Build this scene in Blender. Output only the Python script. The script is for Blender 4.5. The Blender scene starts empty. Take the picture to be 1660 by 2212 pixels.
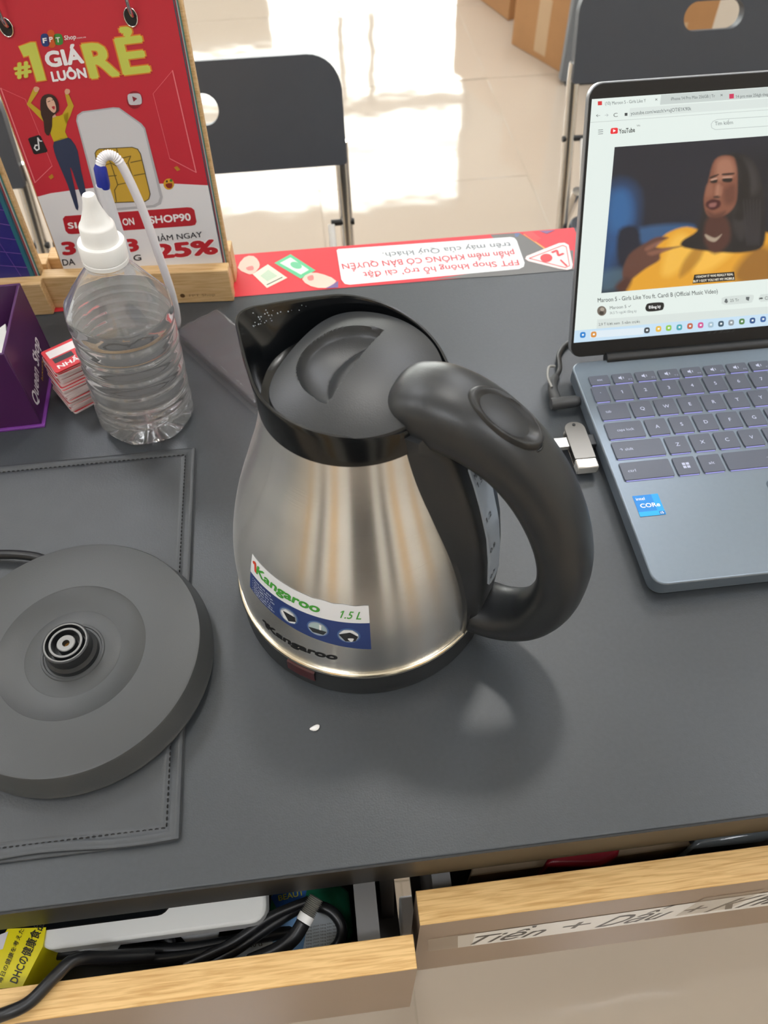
import bpy, math, random
import numpy as np
from mathutils import Vector, Matrix
random.seed(7)
rng = np.random.default_rng(5)
scn = bpy.context.scene
COL = scn.collection
pi = math.pi

# ---------------------------------------------------------------- camera
F_PX, IW, IH = 1655.0, 1660, 2212
CAM = np.array([0.0, 0.0, 0.45])            # 45 cm above the desk top (z = 0)
_d = np.array([508 - 830., -1127 - 1106., F_PX]); _d /= np.linalg.norm(_d)
_x = np.array([28850 - 830., -1717 - 1106., F_PX]); _x -= _d * _x.dot(_d); _x /= np.linalg.norm(_x)
_u = np.cross(_d, _x)
if _u[1] > 0: _u = -_u
ROT = np.array([_x, _d, _u])                 # camera (x right, y down, z forward) -> world
cd = bpy.data.cameras.new('camera'); cam = bpy.data.objects.new('camera', cd); COL.objects.link(cam)
cd.sensor_fit = 'VERTICAL'; cd.sensor_height = 24.0; cd.lens = F_PX / IH * 24.0
cd.clip_start = 0.02; cd.clip_end = 100
mw = Matrix.Identity(4)
for i in range(3):
    mw[i][0] = ROT[i, 0]; mw[i][1] = -ROT[i, 1]; mw[i][2] = -ROT[i, 2]; mw[i][3] = CAM[i]
cam.matrix_world = mw
cd.dof.use_dof = True; cd.dof.focus_distance = 0.47; cd.dof.aperture_fstop = 8.0
scn.camera = cam

# ---------------------------------------------------------------- world, exposure
wd = bpy.data.worlds.new('world'); scn.world = wd; wd.use_nodes = True
bg = wd.node_tree.nodes['Background']; bg.inputs[0].default_value = (1.0, 0.985, 0.95, 1); bg.inputs[1].default_value = 9.0
vs = scn.view_settings
vs.view_transform = 'Standard'; vs.look = 'None'; vs.gamma = 1.0; vs.use_curve_mapping = False; vs.exposure = 0.12
LAMP, SPOT = 14.5, 105.0                      # radiance of the ceiling light panels and of the downlight

# ---------------------------------------------------------------- helpers
def lin(h):
    if not isinstance(h, str): return tuple(h)
    c = [int(h[i:i + 2], 16) / 255 for i in (0, 2, 4)]
    return tuple(v / 12.92 if v <= .04045 else ((v + .055) / 1.055) ** 2.4 for v in c)

MATS = {}
def mat(name, col, rough=.5, metal=0., spec=.5, noise=0., nscale=40., bump=0., bscale=200., stretch=None, **kw):
    if name in MATS: return MATS[name]
    m = bpy.data.materials.new(name); m.use_nodes = True; MATS[name] = m
    nt = m.node_tree; b = nt.nodes['Principled BSDF']
    c = lin(col)
    b.inputs['Base Color'].default_value = (*c, 1); b.inputs['Roughness'].default_value = rough
    b.inputs['Metallic'].default_value = metal; b.inputs['Specular IOR Level'].default_value = spec
    for k, v in kw.items():
        b.inputs[k].default_value = v
    if noise or bump:
        tc = nt.nodes.new('ShaderNodeTexCoord'); mp = nt.nodes.new('ShaderNodeMapping')
        nt.links.new(tc.outputs['Object'], mp.inputs[0])
        if stretch: mp.inputs['Scale'].default_value = stretch
    if noise:
        n = nt.nodes.new('ShaderNodeTexNoise'); n.inputs['Scale'].default_value = nscale; n.inputs['Detail'].default_value = 6
        nt.links.new(mp.outputs[0], n.inputs[0])
        mx = nt.nodes.new('ShaderNodeMix'); mx.data_type = 'RGBA'
        mx.inputs[6].default_value = (*[v * (1 - noise) for v in c], 1); mx.inputs[7].default_value = (*[min(1, v * (1 + noise)) for v in c], 1)
        nt.links.new(n.outputs[0], mx.inputs[0]); nt.links.new(mx.outputs[2], b.inputs['Base Color'])
    if bump:
        n = nt.nodes.new('ShaderNodeTexNoise'); n.inputs['Scale'].default_value = bscale; n.inputs['Detail'].default_value = 4
        nt.links.new(mp.outputs[0], n.inputs[0])
        bp = nt.nodes.new('ShaderNodeBump'); bp.inputs['Strength'].default_value = min(1, bump); bp.inputs['Distance'].default_value = .0004
        nt.links.new(n.outputs[0], bp.inputs['Height']); nt.links.new(bp.outputs[0], b.inputs['Normal'])
    return m
def ink(h): return mat('ink_' + h, h, .42)
def glow(h, s=1.0):
    n = 'glow_%s_%g' % (h, s)
    if n in MATS: return MATS[n]
    m = bpy.data.materials.new(n); m.use_nodes = True; MATS[n] = m
    b = m.node_tree.nodes['Principled BSDF']
    b.inputs['Base Color'].default_value = (.01, .01, .01, 1); b.inputs['Roughness'].default_value = .35
    b.inputs['Emission Color'].default_value = (*lin(h), 1); b.inputs['Emission Strength'].default_value = s
    return m

def ray(px, py): return ROT @ np.array([px - 830., py - 1106., F_PX])
def P(px, py, z=0.): r = ray(px, py); return CAM + r * ((z - CAM[2]) / r[2])
def PY(px, py, y): r = ray(px, py); return CAM + r * ((y - CAM[1]) / r[1])
def on_plane(px, py, o, n): r = ray(px, py); return CAM + r * (np.dot(np.array(o) - CAM, n) / r.dot(n))
def proj(p):
    c = (np.asarray(p) - CAM) @ ROT
    return 830 + F_PX * c[..., 0] / c[..., 2], 1106 + F_PX * c[..., 1] / c[..., 2]

def tag(o, label=None, cat=None, group=None, kind=None):
    for k, v in (('label', label), ('category', cat), ('group', group), ('kind', kind)):
        if v: o[k] = v
    return o
WM = {}
def empty(name, loc=(0, 0, 0), rz=0., label=None, cat=None, group=None, rot=None):
    o = bpy.data.objects.new(name, None); COL.objects.link(o); o.empty_display_size = .02
    o.location = loc; o.rotation_euler = rot or (0, 0, rz)
    WM[o.name] = Matrix.LocRotScale(Vector(loc), o.rotation_euler, None)
    return tag(o, label, cat, group)

class M:
    """collects geometry of one mesh object"""
    def __init__(s): s.v = []; s.f = []; s.mi = []; s.ms = []
    def slot(s, m):
        if m not in s.ms: s.ms.append(m)
        return s.ms.index(m)
    def add(s, vs, fs, m):
        k = len(s.v); s.v += [tuple(float(c) for c in p) for p in vs]; i = s.slot(m)
        for f in fs: s.f.append([k + q for q in f]); s.mi.append(i)
        return s
    def box(s, x0, x1, y0, y1, z0, z1, m):
        v = [(x, y, z) for z in (z0, z1) for y in (y0, y1) for x in (x0, x1)]
        return s.add(v, [(0, 2, 3, 1), (4, 5, 7, 6), (0, 1, 5, 4), (2, 6, 7, 3), (0, 4, 6, 2), (1, 3, 7, 5)], m)
    def obox(s, c, ax, ay, az, m):              # half axes
        c, ax, ay, az = map(np.array, (c, ax, ay, az))
        v = [c + i * ax + j * ay + k * az for k in (-1, 1) for j in (-1, 1) for i in (-1, 1)]
        return s.add(v, [(0, 2, 3, 1), (4, 5, 7, 6), (0, 1, 5, 4), (2, 6, 7, 3), (0, 4, 6, 2), (1, 3, 7, 5)], m)
    def grid(s, rows, m, closed=False, caps=False):   # rows of equal length
        n = len(rows[0]); v = [p for r in rows for p in r]; f = []
        for i in range(len(rows) - 1):
            for j in range(n if closed else n - 1):
                k = (j + 1) % n
                f.append((i * n + j, i * n + k, (i + 1) * n + k, (i + 1) * n + j))
        if caps:
            f.append(tuple(range(n - 1, -1, -1))); f.append(tuple((len(rows) - 1) * n + j for j in range(n)))
        return s.add(v, f, m)
    def lathe(s, prof, m, n=64, c=(0, 0), caps=True, zoff=0.):
        rows = [[(c[0] + r * math.cos(2 * pi * j / n), c[1] + r * math.sin(2 * pi * j / n), z + zoff) for j in range(n)] for r, z in prof]
        return s.grid(rows, m, True, caps)
    def tube(s, path, r, m, n=10, caps=True):
        path = [np.array(p, float) for p in path]; rows = []; up = np.array([.13, .21, .97])
        for i, p in enumerate(path):
            t = path[min(i + 1, len(path) - 1)] - path[max(i - 1, 0)]; t /= np.linalg.norm(t) + 1e-12
            a = up - t * up.dot(t)
            if np.linalg.norm(a) < 1e-3: a = np.array([1, 0, 0]) - t * t[0]
            a /= np.linalg.norm(a); b = np.cross(t, a); up = a
            rr = r[i] if hasattr(r, '__len__') else r
            rows.append([p + rr * (math.cos(2 * pi * j / n) * a + math.sin(2 * pi * j / n) * b) for j in range(n)])
        return s.grid(rows, m, True, caps)
    def prism(s, poly, z0, z1, m, fr=None):
        n = len(poly); g = fr or (lambda x, y, z: (x, y, z))
        v = [g(x, y, z0) for x, y in poly] + [g(x, y, z1) for x, y in poly]
        f = [tuple(range(n - 1, -1, -1)), tuple(range(n, 2 * n))] + [(i, (i + 1) % n, n + (i + 1) % n, n + i) for i in range(n)]
        return s.add(v, f, m)
    def build(s, name, parent=None, local=False, smooth=None, bevel=0., seg=2, kind=None, label=None):
        me = bpy.data.meshes.new(name); me.from_pydata(s.v, [], s.f)
        for m in s.ms: me.materials.append(m)
        me.polygons.foreach_set('material_index', s.mi); me.update()
        if smooth is not None:
            me.polygons.foreach_set('use_smooth', [True] * len(me.polygons)); me.set_sharp_from_angle(angle=math.radians(smooth))
        o = bpy.data.objects.new(name, me); COL.objects.link(o)
        if parent:
            o.parent = parent
            if not local: o.matrix_parent_inverse = WM[parent.name].inverted()
        WM[o.name] = Matrix.Identity(4) if not (parent and local) else WM[parent.name].copy()
        if bevel:
            b = o.modifiers.new('bevel', 'BEVEL'); b.width = bevel; b.segments = seg; b.limit_method = 'ANGLE'
            b.angle_limit = math.radians(40)
            me.polygons.foreach_set('use_smooth', [True] * len(me.polygons)); me.set_sharp_from_angle(angle=math.radians(40))
            b.harden_normals = False
        if kind: o['kind'] = kind
        if label: o['label'] = label
        return o

def spline(pts, n=8, closed=False):
    p = [np.array(q, float) for q in pts]; N = len(p); out = []
    for i in range(N if closed else N - 1):
        g = (lambda k: p[k % N]) if closed else (lambda k: p[min(max(k, 0), N - 1)])
        a, b, c, d = g(i - 1), g(i), g(i + 1), g(i + 2)
        for t in np.linspace(0, 1, n, endpoint=False):
            out.append(.5 * ((2 * b) + (-a + c) * t + (2 * a - 5 * b + 4 * c - d) * t * t + (-a + 3 * b - 3 * c + d) * t ** 3))
    if not closed: out.append(p[-1])
    return out
def rrect(x0, x1, y0, y1, r, n=5):
    o = []
    for cx, cy, a in ((x1 - r, y1 - r, 0), (x0 + r, y1 - r, 90), (x0 + r, y0 + r, 180), (x1 - r, y0 + r, 270)):
        for k in range(n + 1):
            t = math.radians(a + 90 * k / n); o.append((cx + r * math.cos(t), cy + r * math.sin(t)))
    return o

GL = {}
def glyphs(t, bold=0., shear=0.):
    k = (t, bold, shear)
    if k not in GL:
        cu = bpy.data.curves.new('lettering', 'FONT'); cu.body = t; cu.size = 1; cu.offset = bold; cu.shear = shear; cu.resolution_u = 3
        ob = bpy.data.objects.new('lettering', cu); me = ob.to_mesh()
        v = [(q.co.x, q.co.y) for q in me.vertices]; f = [tuple(q.vertices) for q in me.polygons]
        ob.to_mesh_clear(); bpy.data.objects.remove(ob); bpy.data.curves.remove(cu)
        for i, ch_ in enumerate(t):                 # the built-in figure one lacks its flag: add it
            if ch_ == '1':
                xr = glyphs(t[:i + 1], bold, shear)[3] if i + 1 < len(t) else max(q[0] for q in v)
                xl = xr - .10 - shear * .6; n0 = len(v)
                v += [(x + shear * (y - .1), y) for x, y in ((xl + .01, .68), (xl + .01, .585), (xl - .15, .47), (xl - .15, .565))]; f.append((n0, n0 + 1, n0 + 2, n0 + 3))
        GL[k] = (v, f, min(q[0] for q in v), max(q[0] for q in v))
    return GL[k]

class Print:
    """flat print: f maps (x, y, layer) to a point on the printed surface"""
    def __init__(s, f, ink=ink): s.m = M(); s.f = f; s.ink = ink
    def poly(s, pts, col, k=1, sm=0):
        if sm: pts = [tuple(q) for q in spline(pts, sm, True)]
        s.m.add([s.f(x, y, k) for x, y in pts], [tuple(range(len(pts)))], s.ink(col)); return s
    def ell(s, cx, cy, rx, ry, col, k=1, n=28, rot=0.):
        c, q = math.cos(rot), math.sin(rot)
        return s.poly([(cx + rx * math.cos(a) * c - ry * math.sin(a) * q, cy + rx * math.cos(a) * q + ry * math.sin(a) * c) for a in [2 * pi * i / n for i in range(n)]], col, k)
    def line(s, pts, w, col, k=1, closed=False):
        pts = [np.array(p, float) for p in pts]
        if closed: pts = pts + [pts[0]]
        for a, b in zip(pts, pts[1:]):
            d = b - a; l = np.linalg.norm(d)
            if l < 1e-9: continue
            d /= l; n = np.array([-d[1], d[0]]) * w / 2; a2 = a - d * w * .3; b2 = b + d * w * .3
            s.poly([a2 + n, a2 - n, b2 - n, b2 + n], col, k)
        return s
    def text(s, t, p0, p1, up, col, k=2, bold=.0, shear=0.):
        v, f, a, b = glyphs(t, 0., shear); p0, p1, up = (np.array(q, float) for q in (p0, p1, up))
        ex = (p1 - p0) / (b - a); ey = up / .73
        for i, (dx, dy) in enumerate(((0, 0),) if bold <= 0 else [(bold * math.cos(q), bold * math.sin(q)) for q in np.arange(0, 2 * pi, pi / (4 if bold > .03 else 2)) + .4]):
            s.m.add([s.f(*(p0 + (x + dx - a) * ex + (y + dy) * ey), k + .03 * i) for x, y in v], f, s.ink(col))
        return s
    def word(s, t, p0, up, col, k=2, bold=.0, shear=0., wid=1.):      # natural width, cap height = |up|, optionally centred on p0
        v, f, a, b = glyphs(t, 0., shear); h = np.hypot(*up) / .73 * wid; ex = np.array([up[1], -up[0]]) / np.hypot(*up)
        p0 = np.array(p0, float) - ex * h * (b - a) / 2
        return s.text(t, p0, p0 + ex * h * (b - a), up, col, k, bold, shear)
    def build(s, name, parent=None, **kw): return s.m.build(name, parent, **kw)

# ---------------------------------------------------------------- materials
m_desk = mat('black_laminate', '3e4246', .36, noise=.12, nscale=350, bump=.25, bscale=900)
m_plastic = mat('matt_black_plastic', '27292b', .37, bump=.15, bscale=1500)
m_gloss = mat('gloss_black_plastic', '0d0f11', .18)
m_leather = mat('black_leather', '3d4043', .42, noise=.1, nscale=60, bump=.35, bscale=700)
m_white = mat('white_plastic', 'f3f2ef', .35)
m_chrome = mat('chrome', 'd8d4d0', .12, 1.)
m_rubber = mat('black_rubber_cable', '17181a', .38)
m_darkmetal = mat('grey_steel', '6d6c6b', .5, .2)

def wood_mat(name, c0, c1, axis=0):
    if name in MATS: return MATS[name]
    m = bpy.data.materials.new(name); m.use_nodes = True; MATS[name] = m; nt = m.node_tree; b = nt.nodes['Principled BSDF']
    tc = nt.nodes.new('ShaderNodeTexCoord'); mp = nt.nodes.new('ShaderNodeMapping')
    sc = [620., 620., 620.]; sc[axis] = 34.; mp.inputs['Scale'].default_value = sc
    n1 = nt.nodes.new('ShaderNodeTexNoise'); n1.inputs['Scale'].default_value = 1.; n1.inputs['Detail'].default_value = 5; n1.inputs['Distortion'].default_value = .6
    rp = nt.nodes.new('ShaderNodeValToRGB'); rp.color_ramp.elements[0].position = .30; rp.color_ramp.elements[1].position = .60
    rp.color_ramp.elements[0].color = (*lin(c0), 1); rp.color_ramp.elements[1].color = (*lin(c1), 1)
    nt.links.new(tc.outputs['Object'], mp.inputs[0]); nt.links.new(mp.outputs[0], n1.inputs[0]); nt.links.new(n1.outputs[0], rp.inputs[0])
    nt.links.new(rp.outputs[0], b.inputs['Base Color']); b.inputs['Roughness'].default_value = .45
    return m
m_oak = wood_mat('oak_veneer', 'bf9355', 'dfb97c', 0)
m_oak2 = wood_mat('light_wood', 'c39a62', 'dbb988', 0)

def tile_mat():
    m = mat('polished_tile', 'bcae9e', .06, spec=.75, noise=.05, nscale=2.2)
    nt = m.node_tree; b = nt.nodes['Principled BSDF']
    tc = nt.nodes.new('ShaderNodeTexCoord'); n = nt.nodes.new('ShaderNodeTexNoise'); n.inputs['Scale'].default_value = 5.
    nt.links.new(tc.outputs['Object'], n.inputs[0])
    bp = nt.nodes.new('ShaderNodeBump'); bp.inputs['Strength'].default_value = .35; bp.inputs['Distance'].default_value = .004
    nt.links.new(n.outputs[0], bp.inputs['Height']); nt.links.new(bp.outputs[0], b.inputs['Normal'])
    return m
m_tile = tile_mat()
m_grout = mat('grout', 'b0a590', .6)
m_wall = mat('white_wall_paint', 'e6e2d8', .7, noise=.03, nscale=8)
m_ceil = mat('ceiling_board', 'efeee9', .8, noise=.02, nscale=20)

def thin_glass():
    m = bpy.data.materials.new('window_glass'); m.use_nodes = True; nt = m.node_tree; nt.nodes.clear()
    o = nt.nodes.new('ShaderNodeOutputMaterial'); mx = nt.nodes.new('ShaderNodeMixShader'); t = nt.nodes.new('ShaderNodeBsdfTransparent')
    g = nt.nodes.new('ShaderNodeBsdfGlossy'); g.inputs['Roughness'].default_value = .02; fr = nt.nodes.new('ShaderNodeFresnel'); fr.inputs[0].default_value = 1.45
    t.inputs[0].default_value = (.95, .97, .96, 1)
    nt.links.new(fr.outputs[0], mx.inputs[0]); nt.links.new(t.outputs[0], mx.inputs[1]); nt.links.new(g.outputs[0], mx.inputs[2]); nt.links.new(mx.outputs[0], o.inputs[0])
    return m

# ================================================================= THE ROOM
FZ = -.75                                    # floor level (desk top is 0)
X0, X1, Y0, Y1, CZ = -2.7, 3.3, -1.7, 5.2, 2.1
floor = M().box(X0, X1, Y0, Y1, FZ - .12, FZ - .0012, m_grout).build('floor'); tag(floor, 'polished beige tile floor', 'floor', kind='structure')
tm = M(); tm.prism(rrect(-.2994, .2994, -.2994, .2994, .001, 2), -.0010, 0, m_tile)
tile0 = tm.build('tile', floor, local=True, bevel=.0004, seg=1)
first = True
for i in range(-6, 6):
    for j in range(-7, 6):
        cx, cy = .035 + .6 * i + .3, 2.025 + .6 * j + .3
        if cx - .3 < X0 - .3 or cx + .3 > X1 + .3 or cy - .3 < Y0 - .31 or cy + .3 > Y1 + .3: continue
        t = tile0 if first else tile0.copy()
        if not first: COL.objects.link(t)
        first = False
        t.location = (cx, cy, FZ); t.rotation_euler = (random.uniform(-.0016, .0016), random.uniform(-.0016, .0016), 0)
ceil = M().box(X0, X1, Y0, Y1, CZ, CZ + .1, m_ceil).build('ceiling'); tag(ceil, 'white board ceiling above the shop', 'ceiling', kind='structure')
for nm, b in (('wall_left', (X0 - .1, X0, Y0, Y1)), ('wall_right', (X1, X1 + .1, Y0, Y1)), ('wall_front', (X0, X1, Y0 - .1, Y0))):
    w = M().box(*b, FZ, CZ, m_wall).build(nm); tag(w, 'plain off-white shop wall', 'wall', kind='structure')
# storefront: wall with a wide glazed opening, daylight outside
wb = M(); GX0, GX1, GH = -1.9, 1.16, FZ + 2.1
wb.box(X0, GX0, Y1, Y1 + .12, FZ, CZ, m_wall).box(GX1, X1, Y1, Y1 + .12, FZ, CZ, m_wall).box(GX0, GX1, Y1, Y1 + .12, GH, CZ, m_wall)
tag(wb.build('wall_back'), 'off-white street wall around the glass door', 'wall', kind='structure')
m_alu = mat('grey_aluminium', '8f8d88', .4, .3)
wf = M(); wf.box(GX0, GX0 + .05, Y1 + .02, Y1 + .08, FZ, GH, m_alu).box(GX1 - .05, GX1, Y1 + .02, Y1 + .08, FZ, GH, m_alu)
wf.box(GX0, GX1, Y1 + .02, Y1 + .08, GH - .05, GH, m_alu).box(GX0, GX1, Y1 + .02, Y1 + .08, FZ, FZ + .08, m_alu).box(GX0, GX1, Y1 + .02, Y1 + .08, FZ + 1.26, FZ + 1.36, m_alu)
wf.box(GX0, GX1, Y1 + .03, Y1 + .07, FZ + 1.60, FZ + 1.615, m_alu).box(GX0, GX1, Y1 + .03, Y1 + .07, FZ + 1.68, FZ + 1.69, m_alu)
win = wf.build('window_1'); tag(win, 'wide glass shop door letting in daylight', 'window', kind='structure')
gm = thin_glass()
for a, b in ((GX0 + .05, -.75), (-.75, .395), (.395, GX1 - .05)):
    for z0, z1 in ((FZ + .08, FZ + 1.26), (FZ + 1.36, GH - .05)):
        M().box(a + .004, b - .004, Y1 + .046, Y1 + .054, z0, z1, gm).build('pane', win)
for x in (.30, .49):
    hm = M().tube([(x, Y1 - .05, FZ + .72), (x, Y1 - .05, FZ + 1.32)], .018, m_alu, 12)
    hm.tube([(x, Y1 - .05, FZ + .8), (x, Y1 + .05, FZ + .8)], .009, m_alu, 8).tube([(x, Y1 - .05, FZ + 1.24), (x, Y1 + .05, FZ + 1.24)], .009, m_alu, 8)
    hm.build('door_handle', win, smooth=40)
M().box(-.72, -.12, Y1 + .036, Y1 + .043, FZ + .3, FZ + .92, mat('grey_patch_film', 'b3aea2', .6)).build('grey_patch_film', win)  # film added to make the grey patch in the floor reflection
# the shop side behind the camera (seen only as reflections): oak and dark panels and a dark door, added to streak the kettle steel
for k, (x0, x1, m) in enumerate(((-2.6, -2.2, m_oak), (-1.15, -.85, m_oak), (.95, 1.25, m_oak), (1.9, 2.3, m_oak), (-1.7, -1.4, mat('dark_streak_panel', '1e1b1a', .6)), (.55, .75, mat('dark_streak_panel', '1e1b1a', .6)))):
    M().box(x0, x1, Y0, Y0 + .03, FZ, FZ + 2.3, m).build('panel', bpy.data.objects['wall_front'])
dr = M().box(-.42, .30, Y0, Y0 + .04, FZ, FZ + 2.25, mat('added_door_paint', '120f10', .6)).build('added_door_1'); tag(dr, 'added unseen dark door that darkens the kettle reflection', 'door', kind='structure')  # door added for the dark band reflected in the kettle, in a person's place
M().tube([(.2, Y0 + .09, FZ + .95), (.2, Y0 + .09, FZ + 1.15)], .012, m_chrome, 10).tube([(.2, Y0 + .04, FZ + 1.05), (.2, Y0 + .09, FZ + 1.05)], .008, m_chrome, 8).build('door_handle', dr, smooth=40)
# ceiling light panels, out of view; the last two added to brighten front faces
m_lamp = glow('f6f9ff', LAMP); m_fr = mat('lamp_frame', 'd9d9d6', .5)
for x, y in ((-.95, 1.75), (1.0, 2.1), (1.1, 3.3), (-1.9, .5), (1.9, .6), (-1.2, 3.4), (-.75, -.75), (1.05, -.75)):
    e = empty('ceiling_light', (x, y, CZ), 0, 'unseen white square light panel on the ceiling', 'light', 'ceiling light panels')
    M().prism(rrect(-.3, .3, -.3, .3, .01, 2), -.03, -.001, m_fr).build('frame', e, local=True)
    M().box(-.28, .28, -.28, .28, -.034, -.0301, m_lamp).build('diffuser', e, local=True)
e = empty('downlight', (.30, 1.15, CZ), 0, 'round white downlight in the ceiling above the desk', 'light')
M().lathe([(.13, -.001), (.13, -.02), (.105, -.026), (.10, -.012), (.0, -.012)], m_fr, 48, caps=False).build('trim_ring', e, local=True, smooth=40)
M().lathe([(.099, -.0125), (.099, -.018), (.0, -.020)], glow('fffdf8', SPOT), 48, caps=False).build('lens', e, local=True)

# ================================================================= DESK
DY0, DY1, DT = .093, .659, -.038
desk = empty('desk', (0, .376, FZ), 0, 'long black laminate desk with oak-edged drawers beneath', 'desk')
M().box(-.95, 1.05, DY0 + .0012, DY1, DT, 0, m_desk).build('desk_top', desk, bevel=.0010)
M().box(-.95, 1.05, DY0, DY0 + .0012, DT, -.0004, mat('black_edge_band', '0f1011', .4)).build('edge_band', desk)
m_blk = mat('black_steel', '141516', .45)
for x, y in ((.0065, .118), (-.9, .14), (1.0, .14), (-.9, .62), (1.0, .62)):
    M().box(x - .0045 if x < .1 and x > -.1 else x - .02, x + .0045 if x < .1 and x > -.1 else x + .02, y - .02, y + .02, FZ, DT, m_blk).build('leg', desk)

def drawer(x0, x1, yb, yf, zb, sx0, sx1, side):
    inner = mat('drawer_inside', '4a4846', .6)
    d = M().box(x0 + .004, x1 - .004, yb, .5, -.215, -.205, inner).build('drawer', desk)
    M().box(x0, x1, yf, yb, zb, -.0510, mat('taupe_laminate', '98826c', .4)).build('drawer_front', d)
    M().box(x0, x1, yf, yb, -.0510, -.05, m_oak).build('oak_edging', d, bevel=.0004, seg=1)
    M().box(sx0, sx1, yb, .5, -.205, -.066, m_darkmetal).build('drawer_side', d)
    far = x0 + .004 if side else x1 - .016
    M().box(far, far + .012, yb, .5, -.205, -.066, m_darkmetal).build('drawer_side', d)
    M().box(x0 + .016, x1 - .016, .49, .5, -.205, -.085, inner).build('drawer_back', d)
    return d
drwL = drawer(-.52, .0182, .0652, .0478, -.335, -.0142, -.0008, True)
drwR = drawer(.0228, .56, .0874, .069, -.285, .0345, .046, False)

# paper label taped on the right drawer front
yl = .0688
pl = Print(lambda x, z, k: (x, yl - k * .00012, z), lambda h: ink(h))
m_paper = mat('paper', 'dcdad6', .35)
pl.poly([(.049, -.112), (.36, -.096), (.36, -.168), (.053, -.171)], 'f0efec', 1)
pl.text('Tiền', (.0585, -.163), (.110, -.161), (.004, .040), '2e2a2a', 2, .004, .25)
pl.text('+', (.122, -.156), (.141, -.155), (.002, .040), '3a3636', 2, -.008)
pl.text('Dấu', (.150, -.161), (.196, -.158), (.004, .044), '2e2a2a', 2, .004, .25)
pl.text('+', (.206, -.154), (.222, -.153), (.002, .040), '3a3636', 2, -.008)
pl.text('Khác', (.228, -.158), (.300, -.155), (.004, .050), '2e2a2a', 2, .004, .25)
pl.build('paper_label', drwR, label='handwritten style paper label under clear tape')
m_tape = mat('clear_tape', 'c9b9a4', .12, Alpha=.35)
M().add([(.0294, yl - .0004, -.108), (.060, yl - .0004, -.104), (.0625, yl - .0004, -.170), (.0315, yl - .0004, -.166)], [(0, 1, 2, 3)], m_tape).build('tape', drwR)
M().add([(.205, yl - .0004, -.088), (.245, yl - .0004, -.086), (.247, yl - .0004, -.155), (.207, yl - .0004, -.157)], [(0, 1, 2, 3)], m_tape).build('tape', drwR)

# ================================================================= KETTLE
KX, KY, KAZ = .0135, .275, math.radians(-34)       # local +X points along the handle
kettle = empty('electric_kettle', (KX, KY, 0), KAZ, 'brushed steel electric kettle with black handle, lid and spout', 'kettle')
PZ = [.0235, .026, .030, .045, .070, .100, .130, .150, .165, .180]
PR = [.0803, .0808, .0812, .0811, .0786, .0716, .0612, .0541, .0500, .0470]
_zz = np.linspace(PZ[0], .1798, 60)
_bd = np.array(spline(list(zip(PZ, PR)), 12))
def brad(z): return float(np.interp(z, _bd[:, 0], _bd[:, 1]))
def steel_mat():
    m = bpy.data.materials.new('brushed_steel'); m.use_nodes = True; nt = m.node_tree; b = nt.nodes['Principled BSDF']
    b.inputs['Base Color'].default_value = (*lin('e2e1df'), 1); b.inputs['Metallic'].default_value = 1.; b.inputs['Roughness'].default_value = .26
    b.inputs['Anisotropic'].default_value = .92; b.inputs['Anisotropic Rotation'].default_value = .25
    tg = nt.nodes.new('ShaderNodeTangent'); tg.direction_type = 'RADIAL'; tg.axis = 'Z'; nt.links.new(tg.outputs[0], b.inputs['Tangent'])
    tc = nt.nodes.new('ShaderNodeTexCoord'); mp = nt.nodes.new('ShaderNodeMapping'); mp.inputs['Scale'].default_value = (30, 30, 2600)
    n = nt.nodes.new('ShaderNodeTexNoise'); n.inputs['Scale'].default_value = 1.; n.inputs['Detail'].default_value = 3
    bp = nt.nodes.new('ShaderNodeBump'); bp.inputs['Strength'].default_value = .12; bp.inputs['Distance'].default_value = .0002
    nt.links.new(tc.outputs['Object'], mp.inputs[0]); nt.links.new(mp.outputs[0], n.inputs[0]); nt.links.new(n.outputs[0], bp.inputs['Height']); nt.links.new(bp.outputs[0], b.inputs['Normal'])
    return m
m_steel = steel_mat()
M().lathe([(.0785, .0230)] + [(brad(z), z) for z in _zz], m_steel, 128).build('body', kettle, local=True, smooth=50)
M().lathe([(.0, .0), (.0822, .0), (.0830, .001), (.0824, .010), (.0815, .0215), (.079, .0235), (.0, .0235)], m_plastic, 96, caps=False).build('base', kettle, local=True, smooth=40)
rg = M(); nr = 96
rg.grid([[((.0812 + .0022 * math.cos(a)) * math.cos(t), (.0812 + .0022 * math.cos(a)) * math.sin(t), .0245 + .0024 * math.sin(a)) for a in [2 * pi * k / 10 for k in range(10)]] for t in [2 * pi * j / nr for j in range(nr + 1)]], mat('polished_rim', 'f3ead6', .2, 1.), True)
rg.build('rim', kettle, local=True, smooth=60)

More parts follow.
